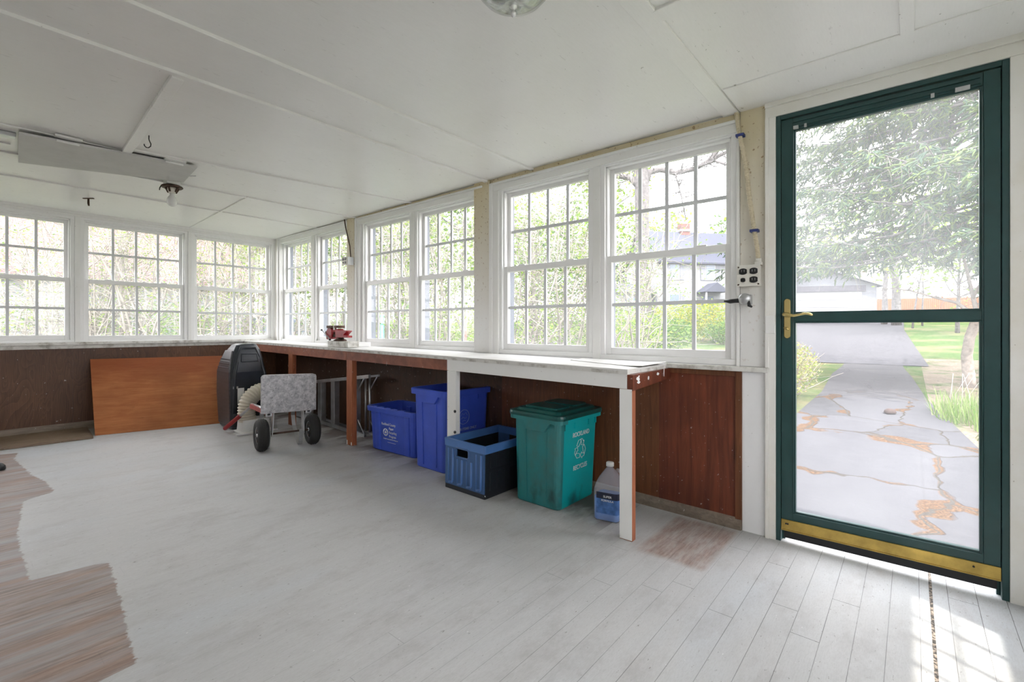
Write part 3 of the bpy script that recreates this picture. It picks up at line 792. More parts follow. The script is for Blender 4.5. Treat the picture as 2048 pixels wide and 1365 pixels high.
def ribbed(pts, r, pitch, name, m, amp=.12, n=12, par=None):
    P = [Vector(p) for p in pts]; fine = []; k = len(P)
    for i in range(k-1):           # Catmull-Rom
        p0, p1, p2, p3 = P[max(i-1, 0)], P[i], P[i+1], P[min(i+2, k-1)]
        nseg = max(3, int((p2-p1).length/(pitch/8)))
        for j in range(nseg):
            t = j/nseg; fine.append(.5*((2*p1)+(-p0+p2)*t+(2*p0-5*p1+4*p2-p3)*t*t+(-p0+3*p1-3*p2+p3)*t**3))
    fine.append(P[-1]); rad = []; s = 0
    for i, p in enumerate(fine):
        if i: s += (p-fine[i-1]).length
        rad.append(r*(1+amp*math.sin(2*PI*s/pitch)))
    w = MB(); w.tube(fine, rad, n); return w.build(name, m, par)
cd = empty('conduit', 'cream ribbed flexible conduit running down from the ceiling to the outlet box', 'conduit', (XR-.03, .6, 1.388))
cb = cd.matrix_world.translation
o = ribbed([(XR-.022, .716, zc(.7)-.002), (XR-.030, .700, 2.10), (XR-.030, .668, 1.92), (XR-.030, .650, 1.75), (XR-.030, .630, 1.60), (XR-.030, .612, 1.47), (XR-.030, .606, 1.402)], .0105, .009, 'conduit_pipe', M['conduit'], .09, 12, cd)
for v in o.data.vertices: v.co -= cb
for y, z in ((.694, 2.075), (.626, 1.565)):
    w = MB(); w.box(XR-.044, XR-.006, y-.020, y+.020, z-.007, z+.007, bev=.002); world_part(w, 'clip', M['blueclip'], cd)
w = MB(); w.box(XR-.046, XR-.014, .590, .622, 1.388, 1.402, bev=.003); w.tube([(XR-.03, .606, 1.40), (XR-.03, .606, 1.42)], .013, 12); world_part(w, 'connector', M['outlet'], cd)

fb = outlet_box('outlet_box', 'small white outlet box on the far post above the red vise', XR-.02, 4.352, 4.44, 1.70, 1.785, .075)
w = MB(); w.box(XR-.09, XR-.024, 4.347, 4.352, 1.703, 1.782, bev=.002); o = world_part(w, 'side_cover', M['white'], fb)
w = MB(); w.tube([(XR-.035, 4.50, zc(4.5)-.002), (XR-.040, 4.47, 2.10), (XR-.040, 4.43, 2.0), (XR-.035, 4.40, 1.9), (XR-.034, 4.385, 1.786)], .006, 8)
o = w.build('power_cable', M['rust']); tag(o, 'thin brown cable running from the ceiling to the far outlet box', 'cable')

gf = empty('wall_fitting', 'small grey metal fitting with a black arm fixed beside the window left of the door', 'wall fitting', (XR-.02, .70, 1.19))
g0 = gf.matrix_world.translation
w = MB(); w.lathe([(0, 0), (.026, 0), (.030, .008), (.030, .035), (.022, .046), (0, .048)], 20, mtx=Matrix.Translation((XR-.03, .665, 1.212)) @ Matrix.Rotation(-PI/2, 4, 'Y')); world_part(w, 'body', M['steel'], gf)
w = MB(); w.tube([(XR-.055, .675, 1.207), (XR-.060, .71, 1.205), (XR-.060, .735, 1.203), (XR-.060, .765, 1.206)], [.013, .011, .012, .006], 10); world_part(w, 'arm', M['black'], gf)
w = MB(); w.tube([(XR-.062, .66, 1.222), (XR-.066, .645, 1.20), (XR-.066, .642, 1.178), (XR-.066, .628, 1.170)], [.006, .007, .009, .005], 8); world_part(w, 'lever', M['black'], gf)
w = MB(); w.box(XR-.032, XR-.006, .640, .690, 1.185, 1.236, bev=.004); world_part(w, 'mounting_plate', M['steel'], gf)

# ---------------------------------------------------------------- bins under the bench
def ringset(levels, k=4): return [rrect(hx, hy, r, z, k) for hx, hy, r, z in levels]
def bin_body(levels, thick, floor_t=.006, k=4):
    """outer skin up, over the lip, inner skin down: one open-topped shell"""
    out = ringset(levels, k); inn = [rrect(hx-thick, hy-thick, max(r-thick, .004), z if i else z+floor_t, k) for i, (hx, hy, r, z) in enumerate(levels)]
    w = MB(); w.loft(out+inn[::-1], smooth=False); return w
def lerp(a, b, t): return a+(b-a)*t
def tall_bin(name, label, x, y, rz, mat_, lid=None, hx=.215, hy=.185, h=.56):
    t = empty(name, label, 'recycling bin', (x, y, zf(y)), rz, tilt=True)
    bxh, byh = hx*.90, hy*.90
    body = bin_body([(bxh-.006, byh-.006, .03, 0), (bxh, byh, .035, .008), (hx-.008, hy-.008, .035, h-.055), (hx-.008, hy-.008, .035, h)], .004)
    body.build('bin_body', mat_, t, 0)
    w = MB(); w.loft([rrect(hx-.009, hy-.009, .035, h-.045), rrect(hx+.016, hy+.016, .04, h-.043), rrect(hx+.018, hy+.018, .042, h-.005), rrect(hx+.012, hy+.012, .04, h), rrect(hx-.010, hy-.010, .035, h), rrect(hx-.0095, hy-.0095, .035, h-.03)], cap0=False, cap1=False)
    w.build('rim', mat_, t)
    f = lambda z: lerp(bxh, hx-.008, (z-.01)/(h-.065))
    g = lambda z: lerp(byh, hy-.008, (z-.01)/(h-.065))
    for s in (-1, 1):
        for yy in (-.45, .42):
            w = MB(); w.hexa([(s*(f(.03)-.001), yy*byh-.003, .03), (s*(f(.03)+.005), yy*byh-.003, .03), (s*(f(.03)+.005), yy*byh+.003, .03), (s*(f(.03)-.001), yy*byh+.003, .03),
                              (s*(f(h-.10)-.001), yy*hy-.003, h-.10), (s*(f(h-.10)+.005), yy*hy-.003, h-.10), (s*(f(h-.10)+.005), yy*hy+.003, h-.10), (s*(f(h-.10)-.001), yy*hy+.003, h-.10)])
            w.build('side_rib', mat_, t)
        # handle pocket under the rim on the narrow side
        w = MB(); w.loft([[(s*(f(z)-.002), yy, z) for yy, z in ((-.62*hy, h-.045), (-.45*hy, h-.085), (-.38*hy, h-.10), (.25*hy, h-.10), (.33*hy, h-.085), (.5*hy, h-.045))],
                          [(s*(f(z)+.015), yy, z) for yy, z in ((-.62*hy, h-.045), (-.45*hy, h-.085), (-.38*hy, h-.095), (.25*hy, h-.095), (.33*hy, h-.085), (.5*hy, h-.045))]])
        w.build('handle', mat_, t)
        for xx in (-.72, -.25, .45, .8):
            w = MB(); w.box(xx*hx-.006, xx*hx+.006, s*(g(h-.06))-.004 if s > 0 else s*g(h-.06)-.008, s*g(h-.06)+.008 if s > 0 else s*g(h-.06)+.004, h-.085, h-.045); w.build('lug', mat_, t)
    if lid:
        w = MB(); L = [(hx+.020, hy+.020, .042, h-.020), (hx+.023, hy+.023, .045, h-.006), (hx+.020, hy+.020, .042, h+.006), (hx-.012, hy-.012, .03, h+.008), (hx-.022, hy-.022, .03, h+.022), (hx-.045, hy-.045, .03, h+.026)]
        w.loft(ringset(L)); lo = w.build('lid', lid, t)
        for a0, a1 in ((-.80, -.08), (.06, .80)):
            w = MB(); w.loft([rrect(hx*.36, hy*.62, .03, z, cx=(a0+a1)/2*hx) if False else rrect(hx*.34, hy*(.66 if z < h+.035 else .60), .02, z, cx=(a0+a1)/2*hx) for z in (h+.024, h+.034, h+.036)])
            w.build('lid_panel', lid, lo)
    return t, f, g
def arrow_poly(n=0):
    """one bent arrow of the recycling triangle, apex up, unit radius"""
    body = [(-.62, -.02), (-.16, .78), (.12, .78), (.34, .42), (.56, .54), (.30, -.02)]
    return body
def recycle(par, mtx, size, m, name, tube=True, r=.0016):
    for k in range(3):
        a = -2*PI/3*k; rot = lambda p: (size*(p[0]*math.cos(a)-p[1]*math.sin(a)), size*(p[0]*math.sin(a)+p[1]*math.cos(a)))
        if tube:
            # left limb quad and right arrow head, as outlines
            for poly in ([(-.52, .34), (-.30, .72), (-.05, .76), (.12, .70), (-.06, .42), (-.28, .22)], [(.02, .78), (.26, .78), (.42, .56), (.52, .62), (.40, .26), (.10, .32), (.18, .40)]):
                q = [rot(p) for p in poly]; q.append(q[0]); w = MB(); w.tube([(x, y, .0005) for x, y in q], r, 5, caps=False, smooth=False)
                o = w.build(name, m, par); o.matrix_local = mtx
        else:
            q = [rot(p) for p in [(-.60, .18), (-.34, .62), (-.12, .74), (.18, .74), (.34, .50), (.46, .56), (.40, .20), (.06, .26), (.17, .34), (.06, .50), (-.10, .50), (-.26, .24), (-.34, .06)]]
            w = MB(); w.prism(q, 0, .0008); o = w.build(name, m, par); o.matrix_local = mtx
# teal bin with a lid
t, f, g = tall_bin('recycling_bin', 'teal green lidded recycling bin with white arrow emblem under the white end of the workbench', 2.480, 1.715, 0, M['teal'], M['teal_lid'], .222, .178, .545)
lean = lambda z, gg: (gg(z+.05)-gg(z-.05))/.1
def fm(gg, z, x=0, off=.0022): return face_mtx((x, -gg(z)-off, z), (1, 0, 0), (0, -lean(z, gg), 1))
text('lettering', 'ROCKLAND', .039, M['white'], t, fm(g, .405, .018), sx=.88, bold=.0003)
text('lettering', 'RECYCLES', .039, M['white'], t, fm(g, .205, .018), sx=.88, bold=.0003)
recycle(t, fm(g, .322, .012), .078, M['white'], 'emblem')
# tall blue bin
t, f, g = tall_bin('recycling_bin', 'tall royal blue open recycling bin behind the white workbench leg', 2.515, 2.700, 0, M['bluebin'], None, .235, .182, .588)
w = MB(); w.tube([(.053*math.cos(a), .053*math.sin(a), 0) for a in [2*PI*k/32 for k in range(33)]], .0014, 5, caps=False); o = w.build('emblem_ring', M['printfaint'], t); o.matrix_local = fm(g, .385, -.04)
for pts in ([(-.034, .01), (-.02, .028), (0, .018), (.018, .03), (.034, .008)], [(-.03, -.012), (-.01, -.002), (.012, -.012), (.03, -.004)], [(-.014, -.032), (.002, -.024), (.018, -.03)]):
    w = MB(); w.tube([(x, y, 0) for x, y in pts], .001, 4); o = w.build('emblem_figure', M['printfaint'], t); o.matrix_local = fm(g, .385, -.04)
text('lettering', 'PAPER ITEMS ONLY', .026, M['printfaint'], t, fm(g, .287, -.02), bold=.0005)
text('lettering', 'BINDER  BY WRITE', .011, M['printfaint'], t, fm(g, .268, -.02)) if False else None

# low blue bin, long side to the room
def low_bin():
    x, y = 2.545, 3.275; hx, hy, h = .185, .300, .365
    t = empty('recycling_bin', 'low royal blue open recycling bin with white print beside the tall blue bin', 'recycling bin', (x, y, zf(y)), R(3.5), tilt=True)
    bxh, byh = hx*.86, hy*.90
    bin_body([(bxh-.008, byh-.008, .035, 0), (bxh, byh, .04, .01), (hx-.012, hy-.012, .045, h-.045), (hx-.012, hy-.012, .045, h)], .004).build('bin_body', M['bluebin'], t)
    w = MB(); w.loft([rrect(hx-.013, hy-.013, .045, h-.042), rrect(hx+.010, hy+.010, .05, h-.040), rrect(hx+.013, hy+.013, .05, h-.006), rrect(hx+.008, hy+.008, .05, h), rrect(hx-.014, hy-.014, .042, h), rrect(hx-.014, hy-.014, .042, h-.03)], cap0=False, cap1=False)
    w.build('rim', M['bluebin'], t)
    F = lambda z: lerp(bxh, hx-.012, (z-.01)/(h-.055))
    for s in (1, -1):
        for yy in (.62, -.70):
            w = MB(); w.loft([rrect(.014, .030, .012, z, 3, cx=s*(F(z)-.004), cy=yy*byh) for z in (.012, h-.07, h-.045)]); w.build('side_rib', M['bluebin'], t)
    for k in range(5):
        w = MB(); yy = .19-.085*k; w.box(-hx-.002, -hx+.012, yy-.028, yy+.028, h-.004, h+.006, bev=.002); w.build('rim_notch', M['bluebin'], t)
    for yy in (.245, -.06): w = MB(); w.lathe([(.006, 0), (.006, .006), (0, .007)], 10, mtx=Matrix.Translation((-F(h-.06), yy, h-.06)) @ Matrix.Rotation(-PI/2, 4, 'Y')); w.build('rivet', M['bluebin'], t)
    ln = (F(.25)-F(.15))/.1
    def mt(z, y_): return face_mtx((-F(z)-.0016, y_, z), (0, -1, 0), (-ln, 0, 1))
    text('lettering', 'Rockland County', .030, M['white'], t, mt(.222, .035), sx=.82)
    for s, z in (('Paper', .190), ('Recycling', .158), ('Program', .126)): text('lettering', s, .029, M['white'], t, mt(z, .030), sx=.85, align='LEFT')
    text('lettering', 'Rockland County Solid Waste Management', .0125, M['white'], t, mt(.106, .012), sx=.80)
    text('lettering', '364-2444', .011, M['white'], t, mt(.091, .012)) if False else None
    w = MB(); w.lathe([(0, -.0004), (.031, -.0004), (.031, .0006), (0, .0006)], 32); o = w.build('emblem_disc', M['white'], t); o.matrix_local = mt(.164, .073)
    m2 = mt(.164, .073) @ Matrix.Translation((0, 0, .0006)); recycle(t, m2, .031, M['bluebin'], 'emblem', tube=False)
    for z, hl in ((.083, .05),):
        w = MB(); w.box(-hl, hl, -.0012, .0012, 0, .0006); o = w.build('print_rule', M['white'], t); o.matrix_local = mt(z, .0)
    return t
low_bin()

# folding crate
def crate():
    x, y = 2.395, 2.172; hx, hy, h = .265, .182, .325
    t = empty('folding_crate', 'slate blue and black open folding crate between the blue and teal bins', 'crate', (x, y, zf(y)), 0, tilt=True)
    w = MB(); w.loft([rrect(hx-.004, hy-.004, .006, z, 2) for z in (0, .030)]); w.build('base', M['totedark'], t)
    w = MB()    # blue top rim, a closed ring
    w.loft([rrect(hx-.003, hy-.003, .004, h-.050, 2), rrect(hx, hy, .008, h-.049, 2), rrect(hx+.003, hy+.003, .009, h, 2), rrect(hx-.012, hy-.012, .004, h, 2), rrect(hx-.012, hy-.012, .004, h-.05, 2)], cap0=False, cap1=False)
    w.build('rim', M['toterim'], t)
    for s in (-1, 1):       # long dark side walls
        w = MB(); w.box(-hx+.008, hx-.008, s*(hy-.010), s*(hy-.002), .03, h-.05) if s > 0 else w.box(-hx+.008, hx-.008, -(hy-.002), -(hy-.010), .03, h-.05)
        p = w.build('side_panel', M['totedark'], t)
        for zz, hh in ((.17, .006),):
            q = MB(); q.box(-hx+.01, hx-.01, s*(hy-.003)-.003, s*(hy-.003)+.003, zz-hh, zz+hh, bev=.002); q.build('hinge_line', M['totedark'], p)
        for xx in (-.19, -.115, .0, .115, .19):
            for z0, z1 in ((.045, .155), (.185, .268)):
                q = MB(); q.loft([rrect(.030, .0025, .002, z, 2, cx=xx, cy=s*(hy-.001)) for z in (z0, z0+.008, z1-.008, z1)]); q.build('recess_panel', M['totedark'], p)
    for s in (-1, 1):       # blue end walls with hand slot
        sx = s*(hx-.006)
        w = MB()
        def eb(y0, y1, z0, z1): w.box(min(sx-.004, sx+.004), max(sx-.004, sx+.004), y0, y1, z0, z1)
        # slot: y -.045..+.045 , z .235..(h-.05)
        eb(-hy+.008, -.030, .030, h-.048); eb(.070, hy-.008, .030, h-.048); eb(-.030, .070, .030, .222)
        e = w.build('end_panel', M['tote'], t)
        q = MB(); fr_ = [(.058*math.cos(a)*(1 if abs(math.cos(a)) < .7 else 1), .252+.030*math.sin(a)) for a in []]
        loop = [(a_+.020, b_) for a_, b_ in [(-.060, .232), (-.048, .216), (.048, .216), (.060, .232), (.060, .262), (.050, .276), (-.050, .276), (-.060, .262), (-.060, .232)]]
        q.tube([(sx+s*.004, a, b) for a, b in loop], .0065, 8, caps=False); q.build('hand_slot_frame', M['tote'], e)
        for k in range(4):
            yy = (-.125+.083*k); z1 = h-.062 if k in (0, 3) else .204
            q = MB(); q.tube([(sx+s*.004, yy-.021, z1), (sx+s*.005, yy-.021, .058), (sx+s*.005, yy-.014, .048), (sx+s*.004, yy+.018, .044)], .0075, 8); q.tube([(sx+s*.004, yy+.020, .044), (sx+s*.004, yy+.022, z1)], .0045, 6); q.build('raised_rib', M['toterim'], e)
    w = MB(); w.lathe([(0, 0), (.005, 0), (0, .004)], 10, mtx=Matrix.Translation((-hx+.004, -hy+.002, .022)) @ Matrix.Rotation(R(-100), 4, 'Y')); w.build('corner_pin', M['white'], t)
    return t
crate()

# washer fluid jug
def jug():
    x, y = 2.408, 1.300
    t = empty('washer_fluid_jug', 'translucent plastic jug of blue fluid standing behind the white front leg', 'jug', (x, y, zf(y)), R(12), tilt=True)
    mt = NT('milky_plastic'); tr = mt.n.new('ShaderNodeBsdfTransparent'); mx = mt.n.new('ShaderNodeMixShader'); mx.inputs[0].default_value = .25
    mt.fin((.72, .74, .82), .3); mt.l.new(tr.outputs[0], mx.inputs[1]); mt.l.new(mt.b.outputs[0], mx.inputs[2]); mt.l.new(mx.outputs[0], mt.out.inputs[0])
    lq = plain('blue_fluid', (.06, .26, .75), .15, var=.02); jl = plain('jug_label', (.06, .16, .42), .4, var=.4, scale=30); dk = plain('label_dark', (.01, .015, .04), .4)
    L = [(.066, .066, .020, 0), (.072, .072, .028, .006), (.074, .074, .030, .03), (.074, .074, .030, .165), (.070, .070, .030, .190), (.056, .056, .034, .225), (.040, .040, .030, .250), (.024, .024, .022, .272), (.019, .019, .018, .278), (.018, .018, .017, .290)]
    w = MB(); w.loft(ringset(L, 5), smooth=True); w.build('bottle', mt.m, t)
    w = MB(); w.loft(ringset([(.064, .064, .020, .003), (.071, .071, .028, .01), (.072, .072, .029, .125), (.070, .070, .028, .127)], 5), smooth=True); w.build('fluid', lq, t)
    w = MB(); w.lathe([(0, .288), (.0215, .288), (.0215, .306), (.019, .310), (0, .310)], 24); w.build('cap', M['whiteplastic'], t)
    w = MB(); w.tube([(.030, -.030, .262), (.052, -.052, .248), (.062, -.062, .215), (.060, -.060, .185)], [.012, .012, .011, .014], 10); w.build('grip_handle', mt.m, t)
    def arc(z, rr, a0, a1, n=8):  # label wraps two faces of the bottle
        ring = rrect(rr, rr, .030, z, 6); return ring
    rA = [p for p in rrect(.0752, .0752, .030, 0, 6)]
    idx = list(range(14, 28))      # west and south faces
    def band(zs, m, name, sel):
        w = MB(); vs = []; fs = []
        for z in zs: vs += [(rA[i][0], rA[i][1], z) for i in sel]
        n = len(sel)
        for a in range(len(zs)-1):
            for j in range(n-1): fs.append((a*n+j, a*n+j+1, (a+1)*n+j+1, (a+1)*n+j))
        w.add(vs, fs); o = w.build(name, m, t); sdf = o.modifiers.new('solid', 'SOLIDIFY'); sdf.thickness = .0006; sdf.offset = 1; return o
    band((.045, .100, .125), jl, 'label', list(range(12, 28)))
    band((.125, .160), dk, 'label_band', list(range(12, 24)))
    fmj = lambda z, xx=0: face_mtx((xx, -.0772, z), (1, 0, 0), (0, 0, 1))
    fmw = lambda z, yy=0: face_mtx((-.0772, yy, z), (0, -1, 0), (0, 0, 1))
    text('lettering', 'SUPER', .017, M['white'], t, fmw(.133, -.01)); text('lettering', 'FORMULA', .015, M['white'], t, fmw(.112, -.01))
    text('lettering', 'SUPER', .018, M['white'], t, fmj(.133, -.01)); text('lettering', 'FORMULA', .016, M['white'], t, fmj(.112, -.01))
    w = MB(); w.box(.012, .048, -.0782, -.0774, .048, .078); w.build('barcode_patch', M['white'], t)
    bars = MB(); rnd = random.Random(2); xx = .015
    while xx < .045: wd = rnd.choice((.0007, .0012, .0018)); bars.box(xx, xx+wd, -.0787, -.0782, .052, .076); xx += wd+rnd.choice((.0008, .0014))
    bo = bars.build('barcode_lines', M['black'], t); tag(bo, kind='stuff')
    return t
jug()

# ---------------------------------------------------------------- dolly lying on its back
def dolly():
    ang = math.atan2(-.09, .42); x, y = 1.905, 4.06
    t = empty('hand_truck', 'old hand truck lying down with two tyres and a speckled grey board standing on it', 'hand truck', (x, y, zf(y)), ang, tilt=True)
    ax = .200; r = .130
    for s in (-1, 1):
        w = MB(); prof = [(.068, -.030), (.085, -.040), (.108, -.043), (.122, -.034), (.129, -.018), (.130, 0), (.129, .018), (.122, .034), (.108, .043), (.085, .040), (.068, .030)]
        mm = Matrix.Translation((s*ax, 0, r)) @ Matrix.Rotation(PI/2, 4, 'Y')
        w.lathe(prof+[prof[0]], 40, mtx=mm); ty = w.build('tyre', M['rubber'], t)
        for zz in (-.016, 0, .016):
            q = MB(); q.lathe([(.1285, zz-.003), (.1318, zz-.002), (.1318, zz+.002), (.1285, zz+.003)], 40, mtx=mm); q.build('tread_ring', M['rubber'], ty)
        w = MB(); w.lathe([(0, -.012), (.030, -.014), (.034, -.030), (.060, -.026), (.070, -.032), (.072, -.026), (.068, 0), (.072, .026), (.070, .032), (.060, .026), (.034, .030), (.030, .014), (0, .012)], 32, mtx=mm); rm = w.build('rim', M['chrome'], t)
        for k in range(5):
            a = 2*PI*k/5; q = MB(); q.lathe([(.007, -.034), (.007, .034)], 8, mtx=mm @ Matrix.Translation((.047*math.cos(a), .047*math.sin(a), 0))); q.build('bolt', M['rust'], rm)
        w = MB(); w.lathe([(.014, -.036), (.014, .036)], 16, mtx=mm); w.build('hub', M['steel'], t)
        # axle bracket down from the frame
        w = MB(); w.hexa([(s*(ax-.075)-.003, -.03, r-.02), (s*(ax-.075)+.003, -.03, r-.02), (s*(ax-.075)+.003, .03, r-.02), (s*(ax-.075)-.003, .03, r-.02), (s*(ax-.085)-.003, -.04, .325), (s*(ax-.085)+.003, -.04, .325), (s*(ax-.085)+.003, .035, .325), (s*(ax-.085)-.003, .035, .325)]); w.build('axle_bracket', M['steel'], t)
        w = MB(); c = (s*.155, -.030)
        w.box(c[0]-.024, c[0]+.024, -.045, -.037, .284, .326, bev=.002)
        bo = w.build('corner_plate', M['steel'], t)
        q = MB(); q.box(c[0]-.011, c[0]+.011, -.0475, -.0445, .293, .317, bev=.002); q.build('bracket_eye', M['black'], bo)
        # frame rail back to the handle
        w = MB(); w.tube([(s*.15, 0, .318), (s*.16, .30, .312), (s*.165, .62, .290)], .0125, 10); w.build('frame_rail', M['steel'], t)
        # stair skid: a bent flat strip from the frame down to the floor and back to the axle
        w = MB(); P = [(.25, .308), (.265, .22), (.225, .13), (.06, .008), (.025, .005), (.0, .04), (-.02, .14)]
        xs = s*.105 if s > 0 else -.150
        rings = [[(xs-.016, yy, zz), (xs+.016, yy, zz), (xs+.016, yy+.004, zz+.005), (xs-.016, yy+.004, zz+.005)] for yy, zz in P]; w.loft(rings); w.build('skid', M['steel'], t)
    w = MB(); w.tube([(-ax, 0, r), (ax, 0, r)], .008, 10); w.build('axle', M['rust'], t)
    w = MB(); w.tube([(-.17, .02, .318), (.18, .02, .322)], .011, 10); w.build('cross_bar', M['steel'], t)
    w = MB(); w.tube([(-.155, .24, .314), (.155, .24, .314)], .009, 10); w.build('cross_bar', M['steel'], t)
    # red side bar, grip
    w = MB(); w.hexa([(-.195, .55, .268), (-.16, .55, .268), (-.13, .06, .285), (-.165, .06, .285), (-.195, .55, .306), (-.16, .55, .306), (-.13, .06, .320), (-.165, .06, .320)]); w.build('red_side_bar', M['redbar'], t)
    hs = (-.175, .55, .290); he = (-.345, .925, .030)
    pt = lambda k: tuple(a+(b-a)*k for a, b in zip(hs, he))
    w = MB(); w.tube([(-.165, .42, .292), hs, pt(.25), pt(.6)], .0125, 12); w.build('handle_tube', M['steel'], t)
    w = MB(); w.tube([pt(.42), pt(.46), pt(.6), pt(.7), pt(.8), pt(.97), pt(1)], [.016, .020, .0185, .020, .0185, .020, .014], 12); w.build('grip', M['grip'], t)
    # speckled board standing on the toe end
    w = MB(); pr = [(-.215, .318), (.213, .312), (.213, .600), (.207, .618), (.186, .625), (-.19, .634), (-.208, .627), (-.215, .612)]
    pr = [(a, b-.006) for a, b in pr]
    w.loft([[(a, -.062, b) for a, b in pr], [(a, -.030, b) for a, b in pr]]); w.build('toe_board', M['slab'], t, .003)
    return t
dolly()

# ---------------------------------------------------------------- black moulded case, hose and base
def case():
    x, y = 1.985, 5.235
    t = empty('plastic_case', 'tall black moulded plastic case standing in the far corner by the orange board', 'case', (x, y, zf(y)), 0, tilt=True)
    L = [(.135, .150, .03, 0, 0), (.150, .165, .035, .02, 0), (.165, .180, .04, .35, .0), (.165, .178, .04, .56, .0), (.150, .150, .05, .68, .01), (.125, .108, .045, .775, .02), (.100, .080, .04, .820, .025), (.075, .060, .03, .832, .03)]
    w = MB(); w.loft([rrect(hx, hy, r_, z, 4, cx=cx, cy=.0) for hx, hy, r_, z, cx in L]); w.build('shell', M['case'], t, 0)
    # ribbed left panel
    w = MB(); P = [(-.152, .04, .150), (-.168, .35, .160), (-.168, .56, .155), (-.150, .66, .125), (-.118, .765, .085)]
    w.loft([[(xx-.006, -hh, z), (xx+.01, -hh, z), (xx+.01, hh, z), (xx-.006, hh, z)] for xx, z, hh in P]); sp_ = w.build('side_panel', M['case_side'], t, .004)
    for z, xx, hh in ((.60, -.166, .135), (.64, -.159, .122), (.68, -.150, .108)):
        q = MB(); q.box(xx-.006, xx+.002, -hh, hh, z-.004, z+.004, bev=.001); q.build('ridge', M['case'], sp_)
    # front moulding: raised bevelled frame, handle recess
    w = MB(); F = [(-.135, .16), (-.125, .56), (-.080, .72), (-.045, .795), (.090, .795), (.120, .70), (.150, .54), (.150, .16)]
    def yf(z): return -.182 if z < .56 else -.182+(z-.56)/.24*.085
    w.tube([(a, yf(b)+.004, b) for a, b in F], .016, 8); w.build('front_moulding', M['case'], t)
    w = MB(); w.hexa([(-.055, -.150, .668), (.085, -.150, .668), (.085, -.120, .668), (-.055, -.120, .668), (-.045, -.128, .728), (.080, -.128, .728), (.080, -.10, .728), (-.045, -.10, .728)]); w.build('handle_recess', M['black'], t, .006)
    w = MB(); w.tube([(-.062, -.158, .660), (.094, -.158, .660), (.092, -.130, .735), (-.050, -.130, .735), (-.062, -.158, .660)], .006, 8, caps=False); w.build('handle_frame', M['case'], t)
    w = MB(); w.box(-.105, -.045, -.1845, -.1815, .25, .405, bev=.001); w.build('label', M['whiteplastic'], t)
    w = MB(); w.lathe([(.07, 0), (.075, .012), (.05, .018), (0, .018)], 28, mtx=Matrix.Translation((.165, -.05, .55)) @ Matrix.Rotation(PI/2, 4, 'Y')); w.build('round_cap', M['steel'], t)
    w = MB(); w.box(-.145, -.10, -.188, -.178, .40, .425, bev=.003); w.build('latch', M['steel'], t)
    return t
case()
hb_ = empty('duct_unit', 'cream ribbed duct hose rising from a low white plastic base behind the hand truck', 'hose', (1.97, 4.90, zf(4.9)), 0, tilt=True)
w = MB(); w.loft(ringset([(.15, .105, .03, 0), (.15, .105, .03, .012), (.125, .095, .03, .018), (.120, .092, .035, .115), (.105, .085, .035, .125)])); w.build('base', M['whiteplastic'], hb_)
w = MB(); w.box(-.20, .17, -.135, -.105, 0, .016, bev=.003); w.build('base_flange', M['whiteplastic'], hb_)
o = ribbed([(-.060, -.01, .11), (-.070, -.01, .20), (-.055, -.01, .29), (.005, -.01, .36), (.08, -.01, .385), (.17, -.01, .385), (.24, 0, .375)], .074, .0235, 'ribbed_hose', M['hose'], .07, 24, hb_)

# aluminium step ladder on its side against the wall
def ladder():
    y0_, y1_ = 5.45, 3.93
    t = empty('step_ladder', 'aluminium stepladder lying on its side against the wall under the workbench', 'ladder', (2.60, y1_, zf(y1_)))
    b = t.matrix_world.translation
    X = 2.585
    def rz(y, top):   # rail heights, wide end nearest
        k = (y-y1_)/(y0_-y1_); lo = zf(y)+.012+.035*k; hi = zf(y)+.555-.21*k
        return hi if top else lo
    def rail(x, top, ya, yb, sec=(.012, .016), name='rail'):
        w = MB(); pa = (x, ya, rz(ya, top)); pb = (x, yb, rz(yb, top))
        a, c = sec
        w.hexa([(x-a, ya, pa[2]-c), (x+a, ya, pa[2]-c), (x+a, yb, pb[2]-c), (x-a, yb, pb[2]-c), (x-a, ya, pa[2]+c), (x+a, ya, pa[2]+c), (x+a, yb, pb[2]+c), (x-a, yb, pb[2]+c)])
        world_part(w, name, M['steel'], t, .001)
    rail(X-.035, 1, 3.93-.10, y0_); rail(X-.035, 0, 3.90, y0_)
    rail(X+.05, 1, 3.80, y0_, (.009, .010), 'rear_rail'); rail(X+.05, 0, 3.80, y0_, (.009, .010), 'rear_rail')
    for yy in (5.25, 4.99, 4.73, 4.47, 4.09):
        w = MB(); w.hexa([(X-.036, yy-.036, rz(yy, 0)), (X+.02, yy-.036, rz(yy, 0)), (X+.02, yy+.034, rz(yy, 0)), (X-.036, yy+.034, rz(yy, 0)), (X-.036, yy-.036, rz(yy, 1)), (X+.02, yy-.036, rz(yy, 1)), (X+.02, yy+.034, rz(yy, 1)), (X-.036, yy+.034, rz(yy, 1))])
        world_part(w, 'step', M['steel'], t, .002)
    for yy in (4.80, 4.02, 3.95):
        w = MB(); w.tube([(X+.05, yy, rz(yy, 0)), (X+.05, yy, rz(yy, 1))], .010, 8); world_part(w, 'rear_brace', M['steel'], t)
    for s in (0, 1):
        w = MB(); z_ = rz(3.95, s); sg = -1 if s else 1
        w.tube([(X-.04, 3.90, z_), (X-.03, 4.02, z_+sg*.13)], .007, 6); world_part(w, 'brace', M['steel'], t)
        w = MB(); w.tube([(X+.05, 3.84, z_), (X+.05, 3.95, z_+sg*.13)], .006, 6); world_part(w, 'brace', M['steel'], t)
    w = MB(); w.box(X-.055, X-.03, 4.055, 4.085, .30, .36); world_part(w, 'spreader_joint', M['rust'], t)
    return t
ladder()

